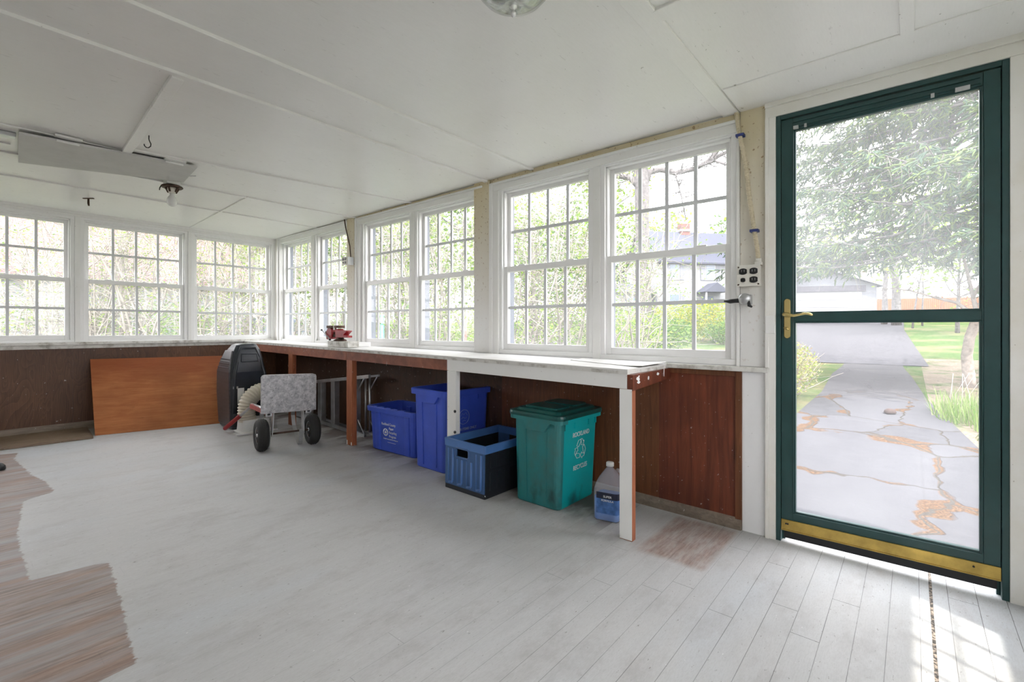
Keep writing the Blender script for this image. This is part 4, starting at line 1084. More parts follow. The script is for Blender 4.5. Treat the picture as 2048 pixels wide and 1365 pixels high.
# orange plywood sheet leaning, old board on the floor
def leaning():
    t = MB()
    bl, tl = Vector((.925, 5.705, zf(5.705)+.002)), Vector((.956, YL-.022, .758)); e = Vector((.935, -.215, -.0039))*1.2
    br_, tr_ = bl+e, tl+e; n = (br_-bl).cross(tl-bl).normalized()
    th = n*.012
    if th.y < 0: th = -th
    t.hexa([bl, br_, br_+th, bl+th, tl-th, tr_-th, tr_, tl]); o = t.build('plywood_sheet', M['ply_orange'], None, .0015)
    tag(o, 'orange-brown plywood sheet leaning against the far wall under the windows', 'board')
leaning()
t = MB(); t.hexa([(XW+.02, 5.66, zf(5.66)+.001), (.895, 5.585, zf(5.585)+.001), (.93, 6.10, zf(6.10)+.001), (XW+.02, 6.10, zf(6.10)+.001),
                  (XW+.02, 5.66, zf(5.66)+.024), (.895, 5.585, zf(5.585)+.024), (.93, 6.10, zf(6.10)+.024), (XW+.02, 6.10, zf(6.10)+.024)])
o = t.build('old_board', M['oldboard'], None, .002); tag(o, 'weathered grey-brown board lying on the floor along the far wall', 'board')

# vise on wooden blocks
def vise():
    x, y = 2.372, 4.06; z = bz(4.06)
    w = MB(); w.box(2.318, 2.43, 3.812, 4.15, z+.001, z+.054, bev=.004); o = w.build('wooden_block', M['chipped']); tag(o, 'grey-white painted wooden block under the red vise', 'block')
    w = MB(); w.box(2.45, 2.63, 3.93, 4.07, z+.001, z+.040, bev=.003); o = w.build('wooden_block', M['trim']); tag(o, 'flat white wooden block behind the vise next to the window post', 'block')
    zb_ = z+.055
    t = empty('bench_vise', 'small red and rusty bench vise with a tommy bar on the workbench', 'vise', (x, y, zb_), R(4))
    def loc(mb, name, m, bev=.003, par=t): return mb.build(name, m, par, bev)
    # local: +y away from camera, -y towards camera (right in the picture); z up
    w = MB(); w.lathe([(.058, 0), (.058, .010), (.045, .016), (.030, .020), (.030, .034)], 24, mtx=Matrix.Translation((0, -.03, 0))); loc(w, 'swivel_base', M['rust'], 0)
    for s in (-1, 1):
        w = MB(); w.lathe([(.009, 0), (.009, .018), (0, .018)], 6, mtx=Matrix.Translation((.0, -.03+s*.046, .010))); loc(w, 'base_bolt', M['rust'], 0)
    # fixed body with forked tail
    w = MB(); P = [(.000, .030), (.005, .110), (-.030, .112), (-.045, .098), (-.160, .096), (-.172, .090), (-.125, .060), (-.120, .052), (-.170, .050), (-.170, .032)]
    w.loft([[(s_, a, b) for a, b in P] for s_ in (-.030, .030)]); loc(w, 'fixed_jaw_body', M['red'])
    # moving jaw
    w = MB(); P = [(.060, .020), (.062, .105), (.085, .128), (.120, .120), (.140, .085), (.142, .020), (.128, .012)]
    w.loft([[(s_, a, b) for a, b in P] for s_ in (-.032, .032)]); loc(w, 'moving_jaw_body', M['red'])
    w = MB(); w.box(-.016, .016, -.10, .10, .035, .062); loc(w, 'slide_bar', M['rust'])
    for (a, b, nm) in ((-.045, .012, 'fixed'), (.050, .125, 'moving')):
        w = MB(); w.box(-.040, .040, a, b, .118, .142, bev=.003); loc(w, 'jaw_plate', M['rust'], 0)
    w = MB(); w.box(-.040, -.034, -.004, .018, .100, .144); loc(w, 'jaw_face', M['porcelain'], .001)
    w = MB(); w.tube([(0, .05, .075), (0, .165, .075)], .010, 12); w.tube([(0, .150, .075), (0, .185, .075)], .017, 14); loc(w, 'screw_spindle', M['rust'], 0)
    w = MB(); w.tube([(-.040, .200, .100), (-.050, .055, .012)], .0055, 10); th = loc(w, 'tommy_bar', M['steel'], 0)
    for p in ((-.040, .200, .100), (-.050, .055, .012)):
        q = MB(); q.lathe([(0, -.010), (.010, -.006), (.011, 0), (.010, .006), (0, .010)], 12, mtx=Matrix.Translation(p)); q.build('bar_knob', M['black'], th)
    w = MB(); w.box(-.036, .036, .02, .165, .008, .020, bev=.002)
    return t
vise()
# edge of a black thing at the left border of the picture: a boot-like shoe toe
w = MB(); w.loft([[(a*math.cos(t), b*math.sin(t), z) for t in [2*PI*k/20 for k in range(20)]] for a, b, z in ((.05, .035, 0), (.055, .04, .008), (.052, .038, .030), (.035, .026, .048), (.01, .01, .054))], smooth=True)
w.tube([(-.01, 0, .05), (-.012, 0, .072)], .012, 10)
o = w.build('furniture_foot', M['black']); o.location = (.262, 4.895, zf(4.895)); tag(o, 'small black rounded foot standing on the floor at the left edge of the photo', 'furniture foot')

# ================================================================ outside
def tz(x, y):
    r = max(x-2.7, y-6.1, 0); return -.16+.01*min(r, 14)+.075*min(max(r-14, 0), 24)
def grid(x0, x1, y0, y1, nx, ny, fn):
    w = MB(); vs = [(x0+(x1-x0)*i/nx, y0+(y1-y0)*j/ny, 0) for i in range(nx+1) for j in range(ny+1)]
    vs = [(x, y, fn(x, y)) for x, y, _ in vs]
    w.add(vs, [(i*(ny+1)+j, (i+1)*(ny+1)+j, (i+1)*(ny+1)+j+1, i*(ny+1)+j+1) for i in range(nx) for j in range(ny)], True); return w
def grass_mat():
    t = NT('spring_lawn'); a = t.noise(t.co(), 14, 5, .7); b = t.noise(t.co(), .6, 4)
    col = t.ramp(a, [(.3, (.03, .055, .018)), (.7, (.08, .12, .042))])
    col = t.mix(t.ramp(b, [(.45, 0), (.65, .6)]), col, (.18, .14, .09))
    p = t.xyz(); m = t.math('MULTIPLY', t.math('LESS_THAN', p[1], -.2), t.math('MULTIPLY', t.math('GREATER_THAN', p[0], 6), t.math('LESS_THAN', p[0], 19)))
    col = t.mix(t.math('MULTIPLY', m, t.ramp(t.noise(t.co(), 1.5, 5), [(.35, 0), (.5, .85)])), col, t.ramp(t.noise(t.co(), 25, 5), [(.3, (.10, .075, .06)), (.7, (.26, .21, .17))]))
    t.bump(a, .6, .05); return t.fin(col, 1, 0, 0)
def flag_mat():
    t = NT('bluestone_flags'); wv = t.noise(t.co(), 1.5, 3)
    v = t.n.new('ShaderNodeVectorMath'); v.operation = 'ADD'; t.l.new(t.co((.62, .85, 1)), v.inputs[0])
    cmb = t.n.new('ShaderNodeCombineXYZ'); t.l.new(t.math('MULTIPLY', wv, .5), cmb.inputs[0]); t.l.new(t.math('MULTIPLY', wv, .35), cmb.inputs[1]); t.l.new(cmb.outputs[0], v.inputs[1])
    e = t.vor(v.outputs[0], 1.0, 'DISTANCE_TO_EDGE', 'Distance'); c = t.vor(v.outputs[0], 1.0, 'F1', 'Color')
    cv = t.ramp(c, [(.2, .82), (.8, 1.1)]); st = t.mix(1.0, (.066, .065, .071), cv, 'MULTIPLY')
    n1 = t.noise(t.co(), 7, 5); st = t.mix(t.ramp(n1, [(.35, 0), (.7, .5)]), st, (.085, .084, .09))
    grit = t.ramp(t.noise(t.co(), 60, 3), [(.35, (.04, .028, .02)), (.65, (.12, .07, .04))])
    wid = t.math('MULTIPLY', t.ramp(t.noise(t.co(), 1.3, 2), [(.48, .12), (.66, 1)]), .075)
    m = t.math('MULTIPLY', t.math('SUBTRACT', wid, e), 70, clamp=True)
    col = t.mix(m, st, grit)
    cr = t.math('MULTIPLY', t.math('SUBTRACT', .010, e), 200, clamp=True); col = t.mix(cr, col, (.05, .045, .04))
    # worn gravelly further half
    px_ = t.xyz()[0]; far = t.math('MULTIPLY', t.math('SUBTRACT', px_, 9.5), .8, clamp=True)
    col = t.mix(far, col, t.ramp(t.noise(t.co(), 30, 5), [(.3, (.06, .057, .06)), (.7, (.095, .092, .095))]))
    t.bump(t.math('SUBTRACT', t.math('MULTIPLY', n1, .4), m), .5, .03); return t.fin(col, 1, 0, 0)
def asphalt(): return plain('asphalt', (.062, .060, .066), 1, var=.25, scale=9, spec=0)
w = grid(XR+.10, 62, -30, 60, 90, 90, lambda x, y: tz(x, y)); struct('ground', w, grass_mat())
w = grid(-24, XR+.10, YL+.10, 60, 30, 60, lambda x, y: tz(x, y)); struct('ground', w, D.materials['spring_lawn'])
w = grid(-24, XR+.10, -30, YS-.15, 20, 20, lambda x, y: -.16); struct('ground', w, D.materials['spring_lawn'])
def strip(name, rows, m, lift, nx=8):
    """rows: (x, y_low, y_high)"""
    w = MB(); rr = []
    for (xa, a0, a1), (xb, b0, b1) in zip(rows, rows[1:]):
        k = max(1, int((xb-xa)/.5))
        for i in range(k): t = i/k; rr.append((lerp(xa, xb, t), lerp(a0, b0, t), lerp(a1, b1, t)))
    rr.append(rows[-1]); vs = []; fs = []
    for x, a, b in rr:
        for j in range(nx+1): y = lerp(a, b, j/nx); vs.append((x, y, tz(x, y)+lift))
    for i in range(len(rr)-1):
        for j in range(nx): fs.append((i*(nx+1)+j, (i+1)*(nx+1)+j, (i+1)*(nx+1)+j+1, i*(nx+1)+j+1))
    w.add(vs, fs, True); return struct(name, w, m)
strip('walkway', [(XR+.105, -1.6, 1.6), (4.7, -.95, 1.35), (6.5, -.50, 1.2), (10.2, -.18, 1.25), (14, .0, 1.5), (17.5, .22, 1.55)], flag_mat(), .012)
strip('driveway', [(17.2, -.35, 5.2), (22, -.1, 6), (30, .30, 7), (38, .4, 8.5)], asphalt(), .02, 10)
strip('road', [(38, -14, 24), (42, -15, 26)], asphalt(), .03, 12)
w = MB(); w.box(XR+.13, XR+.75, -.75, 1.0, -.22, -.115, bev=.015); struct('trim_95', w, plain('door_step_stone', (.33, .33, .34), .8, var=.15))

BARK = plain('pale_bark', (.22, .19, .165), .9, var=.35, scale=12)
BARKG = plain('grey_bark', (.13, .12, .12), .9, var=.4, scale=10)
TWIG = plain('pale_twigs', (.27, .245, .215), .85, var=.3, scale=4)
LV = {
 'lime': leaf_mat('fresh_lime_leaves', [(0.118, 0.213, 0.016), (0.205, 0.286, 0.029), (0.153, 0.262, 0.045)]),
 'green': leaf_mat('mid_green_leaves', [(0.033, 0.094, 0.014), (0.082, 0.162, 0.027), (0.130, 0.212, 0.036)]),
 'yellow': leaf_mat('yellow_blossom', [(0.343, 0.281, 0.004), (0.207, 0.260, 0.023), (0.119, 0.200, 0.024)]),
 'dark': leaf_mat('evergreen_needles', [(0.009, 0.037, 0.020), (0.021, 0.062, 0.031), (0.039, 0.088, 0.032)], .15),
 'pink': leaf_mat('pinkish_leaves', [(0.308, 0.173, 0.145), (0.180, 0.248, 0.031), (0.273, 0.225, 0.158), (0.217, 0.285, 0.041)]),
 'spruce': leaf_mat('spruce_needles', [(0.025, 0.059, 0.035), (0.039, 0.081, 0.043), (0.076, 0.124, 0.035), (0.131, 0.185, 0.043)], .25),
 'grass': leaf_mat('grass_blades', [(0.081, 0.176, 0.026), (0.167, 0.248, 0.058), (0.240, 0.252, 0.145)], .3),
 'red': leaf_mat('budding_red_leaves', [(0.188, 0.079, 0.052), (0.223, 0.128, 0.074), (0.156, 0.184, 0.048)]),
}
def leaf(w, p, s, rnd, asp=.5, droop=0):
    a = Vector((rnd.gauss(0, 1), rnd.gauss(0, 1), rnd.gauss(0, .6)-droop)).normalized(); b = a.orthogonal().normalized()
    b = (Matrix.Rotation(rnd.random()*6.28, 3, a) @ b)*asp
    w.add([p, p+(a+b)*s*.5, p+a*s, p+(a-b)*s*.5], [(0, 1, 2, 3)])
def walk(p, d, n, step, rnd, wob=.25, lift=0):
    pts = [p.copy()]
    for i in range(n):
        d = (d+Vector((rnd.gauss(0, wob), rnd.gauss(0, wob), rnd.gauss(0, wob)+lift))).normalized(); p = p+d*step; pts.append(p.copy())
    return pts
def sapling(label, x, y, seed, h=3.4, n=12, spread=.8, lv='lime', leaves=900, lsize=.042, cat='shrub', group='tangled saplings outside the windows', twig=TWIG, name='sapling', twigs=20):
    rnd = random.Random(seed); t = empty(name, label, cat, (x, y, tz(x, y)), 0, group)
    st = MB(); lf = MB(); tips = []
    for i in range(n):
        a = rnd.random()*6.28; p = Vector((rnd.uniform(-.5, .5)*spread, rnd.uniform(-.5, .5)*spread, -.05)); d = Vector((math.cos(a)*.28*spread, math.sin(a)*.28*spread, 1))
        r0 = rnd.uniform(.010, .028); k = 10; pts = walk(p, d, k, h/k*rnd.uniform(.7, 1.1), rnd, .10, .03)
        st.tube(pts, [r0*(1-.8*j/k) for j in range(k+1)], 4, caps=False)
        for q in range(twigs):
            j = rnd.randint(1, k); b = pts[j]; dd = Vector((rnd.gauss(0, 1), rnd.gauss(0, 1), rnd.uniform(-.1, 1.1))).normalized()
            tp = walk(b, dd, 5, h*rnd.uniform(.03, .085), rnd, .28, .02); st.tube(tp, [.007, .0055, .0045, .0035, .003, .0022], 3, caps=False); tips += tp[2:]
    for i in range(int(leaves*2.7)):
        p = rnd.choice(tips)+Vector((rnd.gauss(0, .06), rnd.gauss(0, .06), rnd.gauss(0, .06))); leaf(lf, p, lsize*rnd.uniform(.5, 1.3), rnd)
    st.build('stems', twig, t); o = lf.build('leaves', LV[lv], t); o['kind'] = 'stuff'
    return t
# ---- north side (far windows)
GN = 'saplings outside the far windows'
k = 0
def unit(px, d): p = at(px, d); return p.x, p.y
for lab, px, d, kw in (
    ('leafy tangled sapling outside the left far window, nearest the picture edge', 20, 8.2, dict(leaves=500, h=3.6)),
    ('bare pale sapling outside the left far window, beside its right jamb', 105, 7.6, dict(leaves=350, h=3.3, lv='green')),
    ('tangled sapling behind the mullion between the left and middle far windows', 160, 8.6, dict(leaves=500)),
    ('thick-twigged sapling in the left half of the middle far window', 205, 7.7, dict(leaves=380, h=3.5)),
    ('many-stemmed sapling in the centre of the middle far window', 262, 8.6, dict(leaves=700, h=3.8, n=11)),
    ('lime-leaved sapling in the right half of the middle far window', 325, 7.7, dict(leaves=650)),
    ('tangled lime sapling outside the left half of the corner far window', 405, 8.2, dict(leaves=900, h=3.9)),
    ('bushy lime sapling in the centre of the corner far window', 455, 9.4, dict(leaves=1100, h=4.0, n=11)),
    ('yellow-green sapling at the right side of the corner far window', 520, 8.6, dict(leaves=800))):
    x, y = unit(px, d); k += 1; sapling(lab, x, y, 100+k, group=GN, **kw)
for lab, px, d, h in (('pale leaning tree trunk in the middle far window', 250, 9.6, 6.5), ('pale thin tree trunk in the corner far window', 497, 10.0, 6.0), ('slim tree trunk at the left of the corner far window', 445, 11, 6)):
    x, y = unit(px, d); t = empty('thin_tree', lab, 'tree', (x, y, tz(x, y)-.1), 0, GN); rnd = random.Random(px); w = MB()
    w.tube(walk(Vector((0, 0, 0)), Vector((rnd.uniform(-.3, .3), 0, 1)), 9, h/9, rnd, .06, .02), [.09*(1-.07*i) for i in range(10)], 8); w.build('trunk', BARK, t)
    w = MB()
    for i in range(16): w.tube(walk(Vector((0, 0, h*rnd.uniform(.3, .9))), Vector((rnd.gauss(0, 1), rnd.gauss(0, 1), .6)), 6, .22, rnd, .25), [.02, .016, .013, .010, .007, .005, .003], 4, caps=False)
    w.build('branches', BARK, t)
# ---- east side (side windows)
GE = 'saplings outside the side windows'
for lab, px, d, kw in (
    ('yellow-leaved sapling outside the furthest pair of side windows', 590, 10.0, dict(lv='lime', leaves=900)),
    ('green-leaved sapling behind the red vise, outside the window', 655, 9.2, dict(lv='green', leaves=1000, h=4.0)),
    ('dense yellow-green sapling left in the middle pair of side windows', 740, 8.6, dict(lv='lime', leaves=1100, h=4.2, n=11)),
    ('green tangled sapling by the mullion of the middle pair of side windows', 800, 9.4, dict(lv='green', leaves=1200, h=4.4, n=10)),
    ('tall lime sapling left of the beige post in the middle pair of side windows', 862, 8.0, dict(lv='lime', leaves=1200, h=4.2)),
    ('twiggy sapling against the beige post of the middle pair of side windows', 925, 8.8, dict(lv='lime', leaves=900, h=3.8)),
    ('fine-twigged sapling at the left of the nearest pair of side windows', 1040, 7.4, dict(lv='lime', leaves=900, h=4.2, n=12, twigs=18)),
    ('bright lime sapling in the centre of the left near window', 1100, 8.0, dict(lv='lime', leaves=1500, h=4.4, n=11)),
    ('leafy sapling at the right edge of the left near window', 1160, 7.6, dict(lv='green', leaves=1500, h=3.6)),
    ('arching pale-twigged shrub at the left of the right near window', 1235, 8.4, dict(lv='lime', leaves=1100, h=3.0, n=14, spread=1.2, twigs=18))):
    x, y = unit(px, d); k += 1; sapling(lab, x, y, 200+k, group=GE, **kw)

def bush(label, x, y, rx, ry, h, lv, n, ls, seed, name='bush', cat='bush', group=None, stems=26):
    rnd = random.Random(seed); t = empty(name, label, cat, (x, y, tz(x, y)), 0, group); st = MB(); lf = MB()
    for i in range(stems):
        a = rnd.random()*6.28; d = Vector((math.cos(a)*rx*.9, math.sin(a)*ry*.9, h*rnd.uniform(.5, 1))); p = Vector((math.cos(a)*rx*.3, math.sin(a)*ry*.3, 0))
        st.tube(walk(p, d, 6, d.length/7, rnd, .12), [.012, .010, .008, .007, .005, .004, .003], 3, caps=False)
    for i in range(n):
        u = Vector((rnd.gauss(0, 1), rnd.gauss(0, 1), rnd.gauss(0, 1))).normalized()*(rnd.random()**.35)*(1+.18*noise.noise(Vector((i*.01, seed, 0))))
        leaf(lf, Vector((u.x*rx, u.y*ry, h*.52+u.z*h*.5)), ls*rnd.uniform(.5, 1.3), rnd)
    st.build('stems', TWIG, t); o = lf.build('leaves', LV[lv], t); o['kind'] = 'stuff'; return t
x, y = unit(1290, 19); bush('dark green rounded bush on the lawn in the right near window', x, y, 1.7, 2.0, 1.5, 'green', 5000, .13, 31)
x, y = unit(1385, 23); bush('long hedge with yellow blossom in the right near window', x, y, 1.2, 3.2, 1.9, 'yellow', 7000, .13, 32, 'hedge', 'hedge')
x, y = unit(1448, 21); bush('bluish green low bush at the right end of the hedge', x, y, .9, .9, 1.0, 'green', 1800, .1, 33)
x, y = unit(1236, 12); bush('leafy green bush low in the right near window', x, y, .6, .6, 1.15, 'lime', 1600, .10, 34)
bush('pinkish and lime bush beside the stone path outside the door', 8.9, 1.75, 1.35, .62, .98, 'pink', 7000, .050, 35, stems=60)
x, y = unit(1885, 19); 
for lab, xx, yy, s_ in (('spiky grass clump on the right of the path, tallest of its kind', 8.6, -.50, 41), ('grass clump with a violet flower right of the path', 8.0, -.78, 42), ('low green clump at the near right edge of the path', 6.9, -.80, 43)):
    rnd = random.Random(s_); t = empty('grass_clump', lab, 'plant', (xx, yy, tz(xx, yy)), 0, 'clumps beside the path'); w = MB()
    for i in range(420):
        a = rnd.random()*6.28; r_ = .5*rnd.random()**.6; p = Vector((math.cos(a)*r_*1.5, math.sin(a)*r_*.6, 0)); hh = rnd.uniform(.10, .30)*(1.2 if s_ != 43 else .6)
        q = p+Vector((rnd.gauss(0, .06), rnd.gauss(0, .06), hh)); s2 = Vector((rnd.gauss(0, 1), rnd.gauss(0, 1), 0)).normalized()*.006
        w.add([p-s2, p+s2, q+s2*.2, q-s2*.2], [(0, 1, 2, 3)])
    o = w.build('blades', LV['grass'], t); o['kind'] = 'stuff'
    if s_ == 41:
        for i in range(9):
            w = MB(); p = Vector((rnd.uniform(-.3, .3), rnd.uniform(-.15, .15), 0)); w.tube([p, p+Vector((rnd.gauss(0, .03), rnd.gauss(0, .05), .30)), p+Vector((rnd.gauss(0, .04), rnd.gauss(0, .10), .58))], [.004, .0035, .002], 5); w.build('dry_stalk', TWIG, t)
    if s_ == 42:
        w = MB(); w.lathe([(0, .26), (.022, .27), (.026, .295), (.010, .32), (0, .322)], 8); w.build('flower', plain('violet_petals', (.22, .12, .45), .6), t)
w = MB(); rr = [[((a+.012*math.sin(3*t_))*math.cos(t_), b*math.sin(t_), z) for t_ in [2*PI*k_/16 for k_ in range(16)]] for a, b, z in ((.07, .05, 0), (.095, .07, .015), (.085, .062, .045), (.05, .035, .064), (.01, .01, .068))]
w.loft(rr, smooth=True); o = w.build('rock', plain('brown_stone', (.07, .05, .045), .9, var=.3, bump=.4)); o.location = (8.27, .23, tz(8.27, .23)+.012); tag(o, 'fist-sized brown rock lying on the stone path', 'rock')

# crooked small tree right of the path
def crooked():
    x, y = 12.6, -.88; t = empty('crooked_tree', 'small crooked pale-trunked tree right of the path outside the door', 'tree', (x, y, tz(x, y))); rnd = random.Random(5)
    w = MB(); w.tube([(0, .06, -.05), (0, .05, .2), (0, .08, .6), (0, .04, .95), (0, -.05, 1.25), (0, -.07, 1.42)], [.13, .095, .085, .08, .085, .075], 10); w.build('trunk', BARK, t)
    for P, r0 in (([(0, -.05, 1.35), (0, .22, 1.62), (0, .55, 1.74), (0, .95, 1.90), (.1, 1.25, 1.95)], .04), ([(0, -.08, 1.38), (0, -.30, 1.55), (0, -.7, 1.7), (-.1, -1.3, 1.85)], .05), ([(0, -.06, 1.40), (.05, .02, 1.9), (.1, .12, 2.5), (.1, .15, 3.1)], .04), ([(0, 0, 1.7), (-.1, -.25, 2.3), (-.2, -.6, 2.9)], .03)):
        w = MB(); w.tube(P, [r0*(1-.2*i) for i in range(len(P))], 7)
        for i in range(14):
            b = Vector(P[rnd.randint(1, len(P)-1)]); w.tube(walk(b, Vector((rnd.gauss(0, 1), rnd.gauss(0, 1), rnd.uniform(-.2, 1))), 5, .13, rnd, .3), [.012, .009, .007, .005, .004, .003], 3, caps=False)
        w.build('branch', BARK, t)
crooked()

def tree(label, x, y, h, tr, crown, cz, cr, lv, n, ls, seed, name='tree', cat='tree', group=None, bark=BARKG, nb=18, lean=0):
    """trunk, limbs and a crown made of leaf clusters round the limb ends"""
    rnd = random.Random(seed); t = empty(name, label, cat, (x, y, tz(x, y)-.1), 0, group)
    w = MB(); pts = walk(Vector((0, 0, 0)), Vector((lean, 0, 1)), 8, h*.8/8, rnd, .05, .03); w.tube(pts, [tr*(1-.1*i) for i in range(9)], 9); w.build('trunk', bark, t)
    w = MB(); ends = []
    for i in range(nb):
        b = pts[rnd.randint(3, 8)]; d = Vector((rnd.gauss(0, 1), rnd.gauss(0, 1), rnd.uniform(.0, .9))).normalized()
        q = walk(b, d, 6, cr*rnd.uniform(.12, .2), rnd, .2, .03); w.tube(q, [tr*.35*(1-.14*j) for j in range(7)], 5, caps=False); ends += q[3:]
        for j in range(5): q2 = walk(rnd.choice(q[2:]), Vector((rnd.gauss(0, 1), rnd.gauss(0, 1), rnd.uniform(-.2, .8))), 4, cr*.09, rnd, .3); w.tube(q2, [tr*.10, tr*.08, tr*.06, tr*.04, tr*.02], 3, caps=False); ends += q2[1:]
    w.build('branches', bark, t)
    if n:
        w = MB()
        for i in range(n):
            if rnd.random() < .55: c = rnd.choice(ends)+Vector((rnd.gauss(0, .09), rnd.gauss(0, .09), rnd.gauss(0, .07)))*cr
            else:
                u = Vector((rnd.gauss(0, 1), rnd.gauss(0, 1), rnd.gauss(0, .8))).normalized()*rnd.random()**.4
                if noise.noise(u*3+Vector((seed, 0, 0))) < -.08: continue
                c = Vector((u.x*cr, u.y*cr, cz+u.z*crown))
            leaf(w, c, ls*rnd.uniform(.5, 1.4), rnd, .6)
        o = w.build('crown', LV[lv], t); o['kind'] = 'stuff'
    return t
# big bare tree in the right near window
def big_tree():
    d = 17.0; p = at(1284, d); t = empty('big_tree', 'large grey tree with a long curving limb at the top of the right near window', 'tree', (p.x, p.y, tz(p.x, p.y))); z0 = tz(p.x, p.y); rnd = random.Random(8)
    def P(px, py, dd=0): q = at(px, d+dd); return Vector((q.x-p.x, q.y-p.y, hgt(py, d+dd)-z0))
    w = MB(); w.tube([P(1288, 700), P(1286, 560), P(1284, 450), P(1284, 380), P(1280, 320), P(1276, 220), P(1270, 120)], [.30, .27, .24, .25, .24, .22, .18], 12); w.build('trunk', BARKG, t)
    for L, r0 in (([P(1290, 368), P(1298, 345, .2), P(1320, 339, .3), P(1350, 346, .3), P(1390, 338, .2), P(1418, 322), P(1450, 306), P(1490, 280)], .13),
                  ([P(1418, 322), P(1436, 300), P(1452, 280), P(1475, 250)], .08), ([P(1400, 333), P(1430, 322, -.5), P(1470, 335, -1)], .05), ([P(1390, 338), P(1395, 300, .4), P(1410, 260, .8)], .05),
                  ([P(1276, 372), P(1260, 355, .1), P(1235, 352, .2), P(1195, 360, .3), P(1150, 345)], .12), ([P(1280, 320), P(1310, 270), P(1350, 235), P(1400, 190)], .11), ([P(1275, 300), P(1240, 250), P(1200, 220)], .09), ([P(1350, 346), P(1362, 390, .2), P(1372, 440, .2)], .022)):
        w = MB(); w.tube(L, [r0*(1-.09*i) for i in range(len(L))], 8)
        for i in range(26):
            k_ = rnd.randint(0, len(L)-2); b = L[k_].lerp(L[k_+1], rnd.random()); q = walk(b, Vector((rnd.gauss(0, 1), rnd.gauss(0, 1), rnd.uniform(-.6, 1))), 6, .22, rnd, .35); w.tube(q, [.017, .014, .011, .008, .006, .005, .003], 4, caps=False)
        w.build('limb', BARKG, t)
big_tree()

# spruce hanging in front of the door
def spruce():
    d = 9.6; p = at(2010, d); zg = tz(p.x, p.y); t = empty('spruce_tree', 'large drooping spruce with pale new tips filling the upper glass of the door', 'tree', (p.x, p.y, zg)); rnd = random.Random(12)
    w = MB(); w.tube([(0, 0, -.1), (0, .05, 3), (.05, 0, 6), (0, 0, 9)], [.28, .22, .15, .06], 12); w.build('trunk', BARKG, t)
    br_ = MB(); nd = MB(); dead = MB()
    for i in range(125):
        z = 3.15+4.6*(i/125)**1.15; a = rnd.random()*6.28 if i % 3 else R(rnd.uniform(60, 220)); L = (5.4-.36*(z-3.2))*rnd.uniform(.75, 1.05)
        dv = Vector((math.cos(a), math.sin(a), 0)); pts = []
        for j in range(9):
            s = j/8; pts.append(Vector((0, 0, z))+dv*L*s+Vector((0, 0, -.75*math.sin(s*PI*.55)*L*.28+.18*L*.28*s*s))+Vector((rnd.gauss(0, .03), rnd.gauss(0, .03), rnd.gauss(0, .03))))
        br_.tube(pts, [.035*(1-.1*j) for j in range(9)], 5, caps=False)
        side = Vector((-dv.y, dv.x, 0))
        for j in range(44):
            s = rnd.uniform(.18, 1); k_ = min(7, int(s*8)); b = pts[k_].lerp(pts[k_+1], s*8-k_ if s < 1 else 1)
            sd = side*rnd.choice((-1, 1)); tw = (dv*rnd.uniform(.2, .8)+sd*rnd.uniform(.3, 1)+Vector((0, 0, rnd.uniform(-.9, .1)))).normalized()
            tl = rnd.uniform(.22, .6); q = walk(b, tw, 3, tl/3, rnd, .12, -.05); br_.tube(q, [.007, .006, .004, .003], 3, caps=False)
            for m_ in range(9):
                f = rnd.random()*.999; c = q[int(f*3)].lerp(q[int(f*3)+1], f*3-int(f*3)); a2 = (tw+Vector((rnd.gauss(0, .55), rnd.gauss(0, .55), rnd.gauss(-.2, .4)))).normalized()
                ln = rnd.uniform(.07, .17); wd = rnd.uniform(.011, .018); nd.tube([c, c+a2*ln*.25, c+a2*ln*.8, c+a2*ln+Vector((0, 0, -.01))], [wd*.5, wd, wd*.8, wd*.2], 4, caps=False, smooth=False)
        if i % 3 == 0:
            for j in range(12):
                b = pts[rnd.randint(2, 7)]; dead.tube(walk(b, Vector((rnd.gauss(0, .2), rnd.gauss(0, .2), -1)), 5, rnd.uniform(.05, .11), rnd, .18), [.006, .005, .004, .003, .003, .002], 3, caps=False)
    o = br_.build('boughs', BARKG, t); o = nd.build('needles', LV['spruce'], t); o['kind'] = 'stuff'; o = dead.build('hanging_dead_twigs', TWIG, t); o['kind'] = 'stuff'
spruce()

# trees seen through the door and near window
for lab, px, d, tr, h in (('straight grey tree trunk right of the garage, thicker of the two', 1793, 26, .24, 11), ('forked slim tree trunk between the garage and the thicker trunk', 1768, 27, .16, 10), ('thin sapling trunk in front of the orange fence', 1825, 24, .05, 6), ('thin bent trunk in front of the orange fence, further right', 1845, 25, .05, 6)):
    x, y = unit(px, d); tree(lab, x, y, h, tr, 2.5, h*.75, 2.4, 'lime', 700 if tr > .1 else 200, .2, px, group='trunks beyond the driveway')
x, y = unit(1915, 21); tree('bright lime maple spreading in front of the orange fence', x, y, 5.5, .09, 1.7, 4.0, 3.2, 'lime', 5200, .16, 61)
x, y = unit(1622, 46); tree('green leafy tree rising behind the garage roof', x, y, 8.5, .2, 2.8, 6.4, 4.6, 'lime', 5500, .28, 62)
x, y = unit(1694, 45); tree('reddish budding tree to the right behind the garage', x, y, 7.5, .16, 1.6, 5.2, 2.6, 'red', 1500, .22, 63)

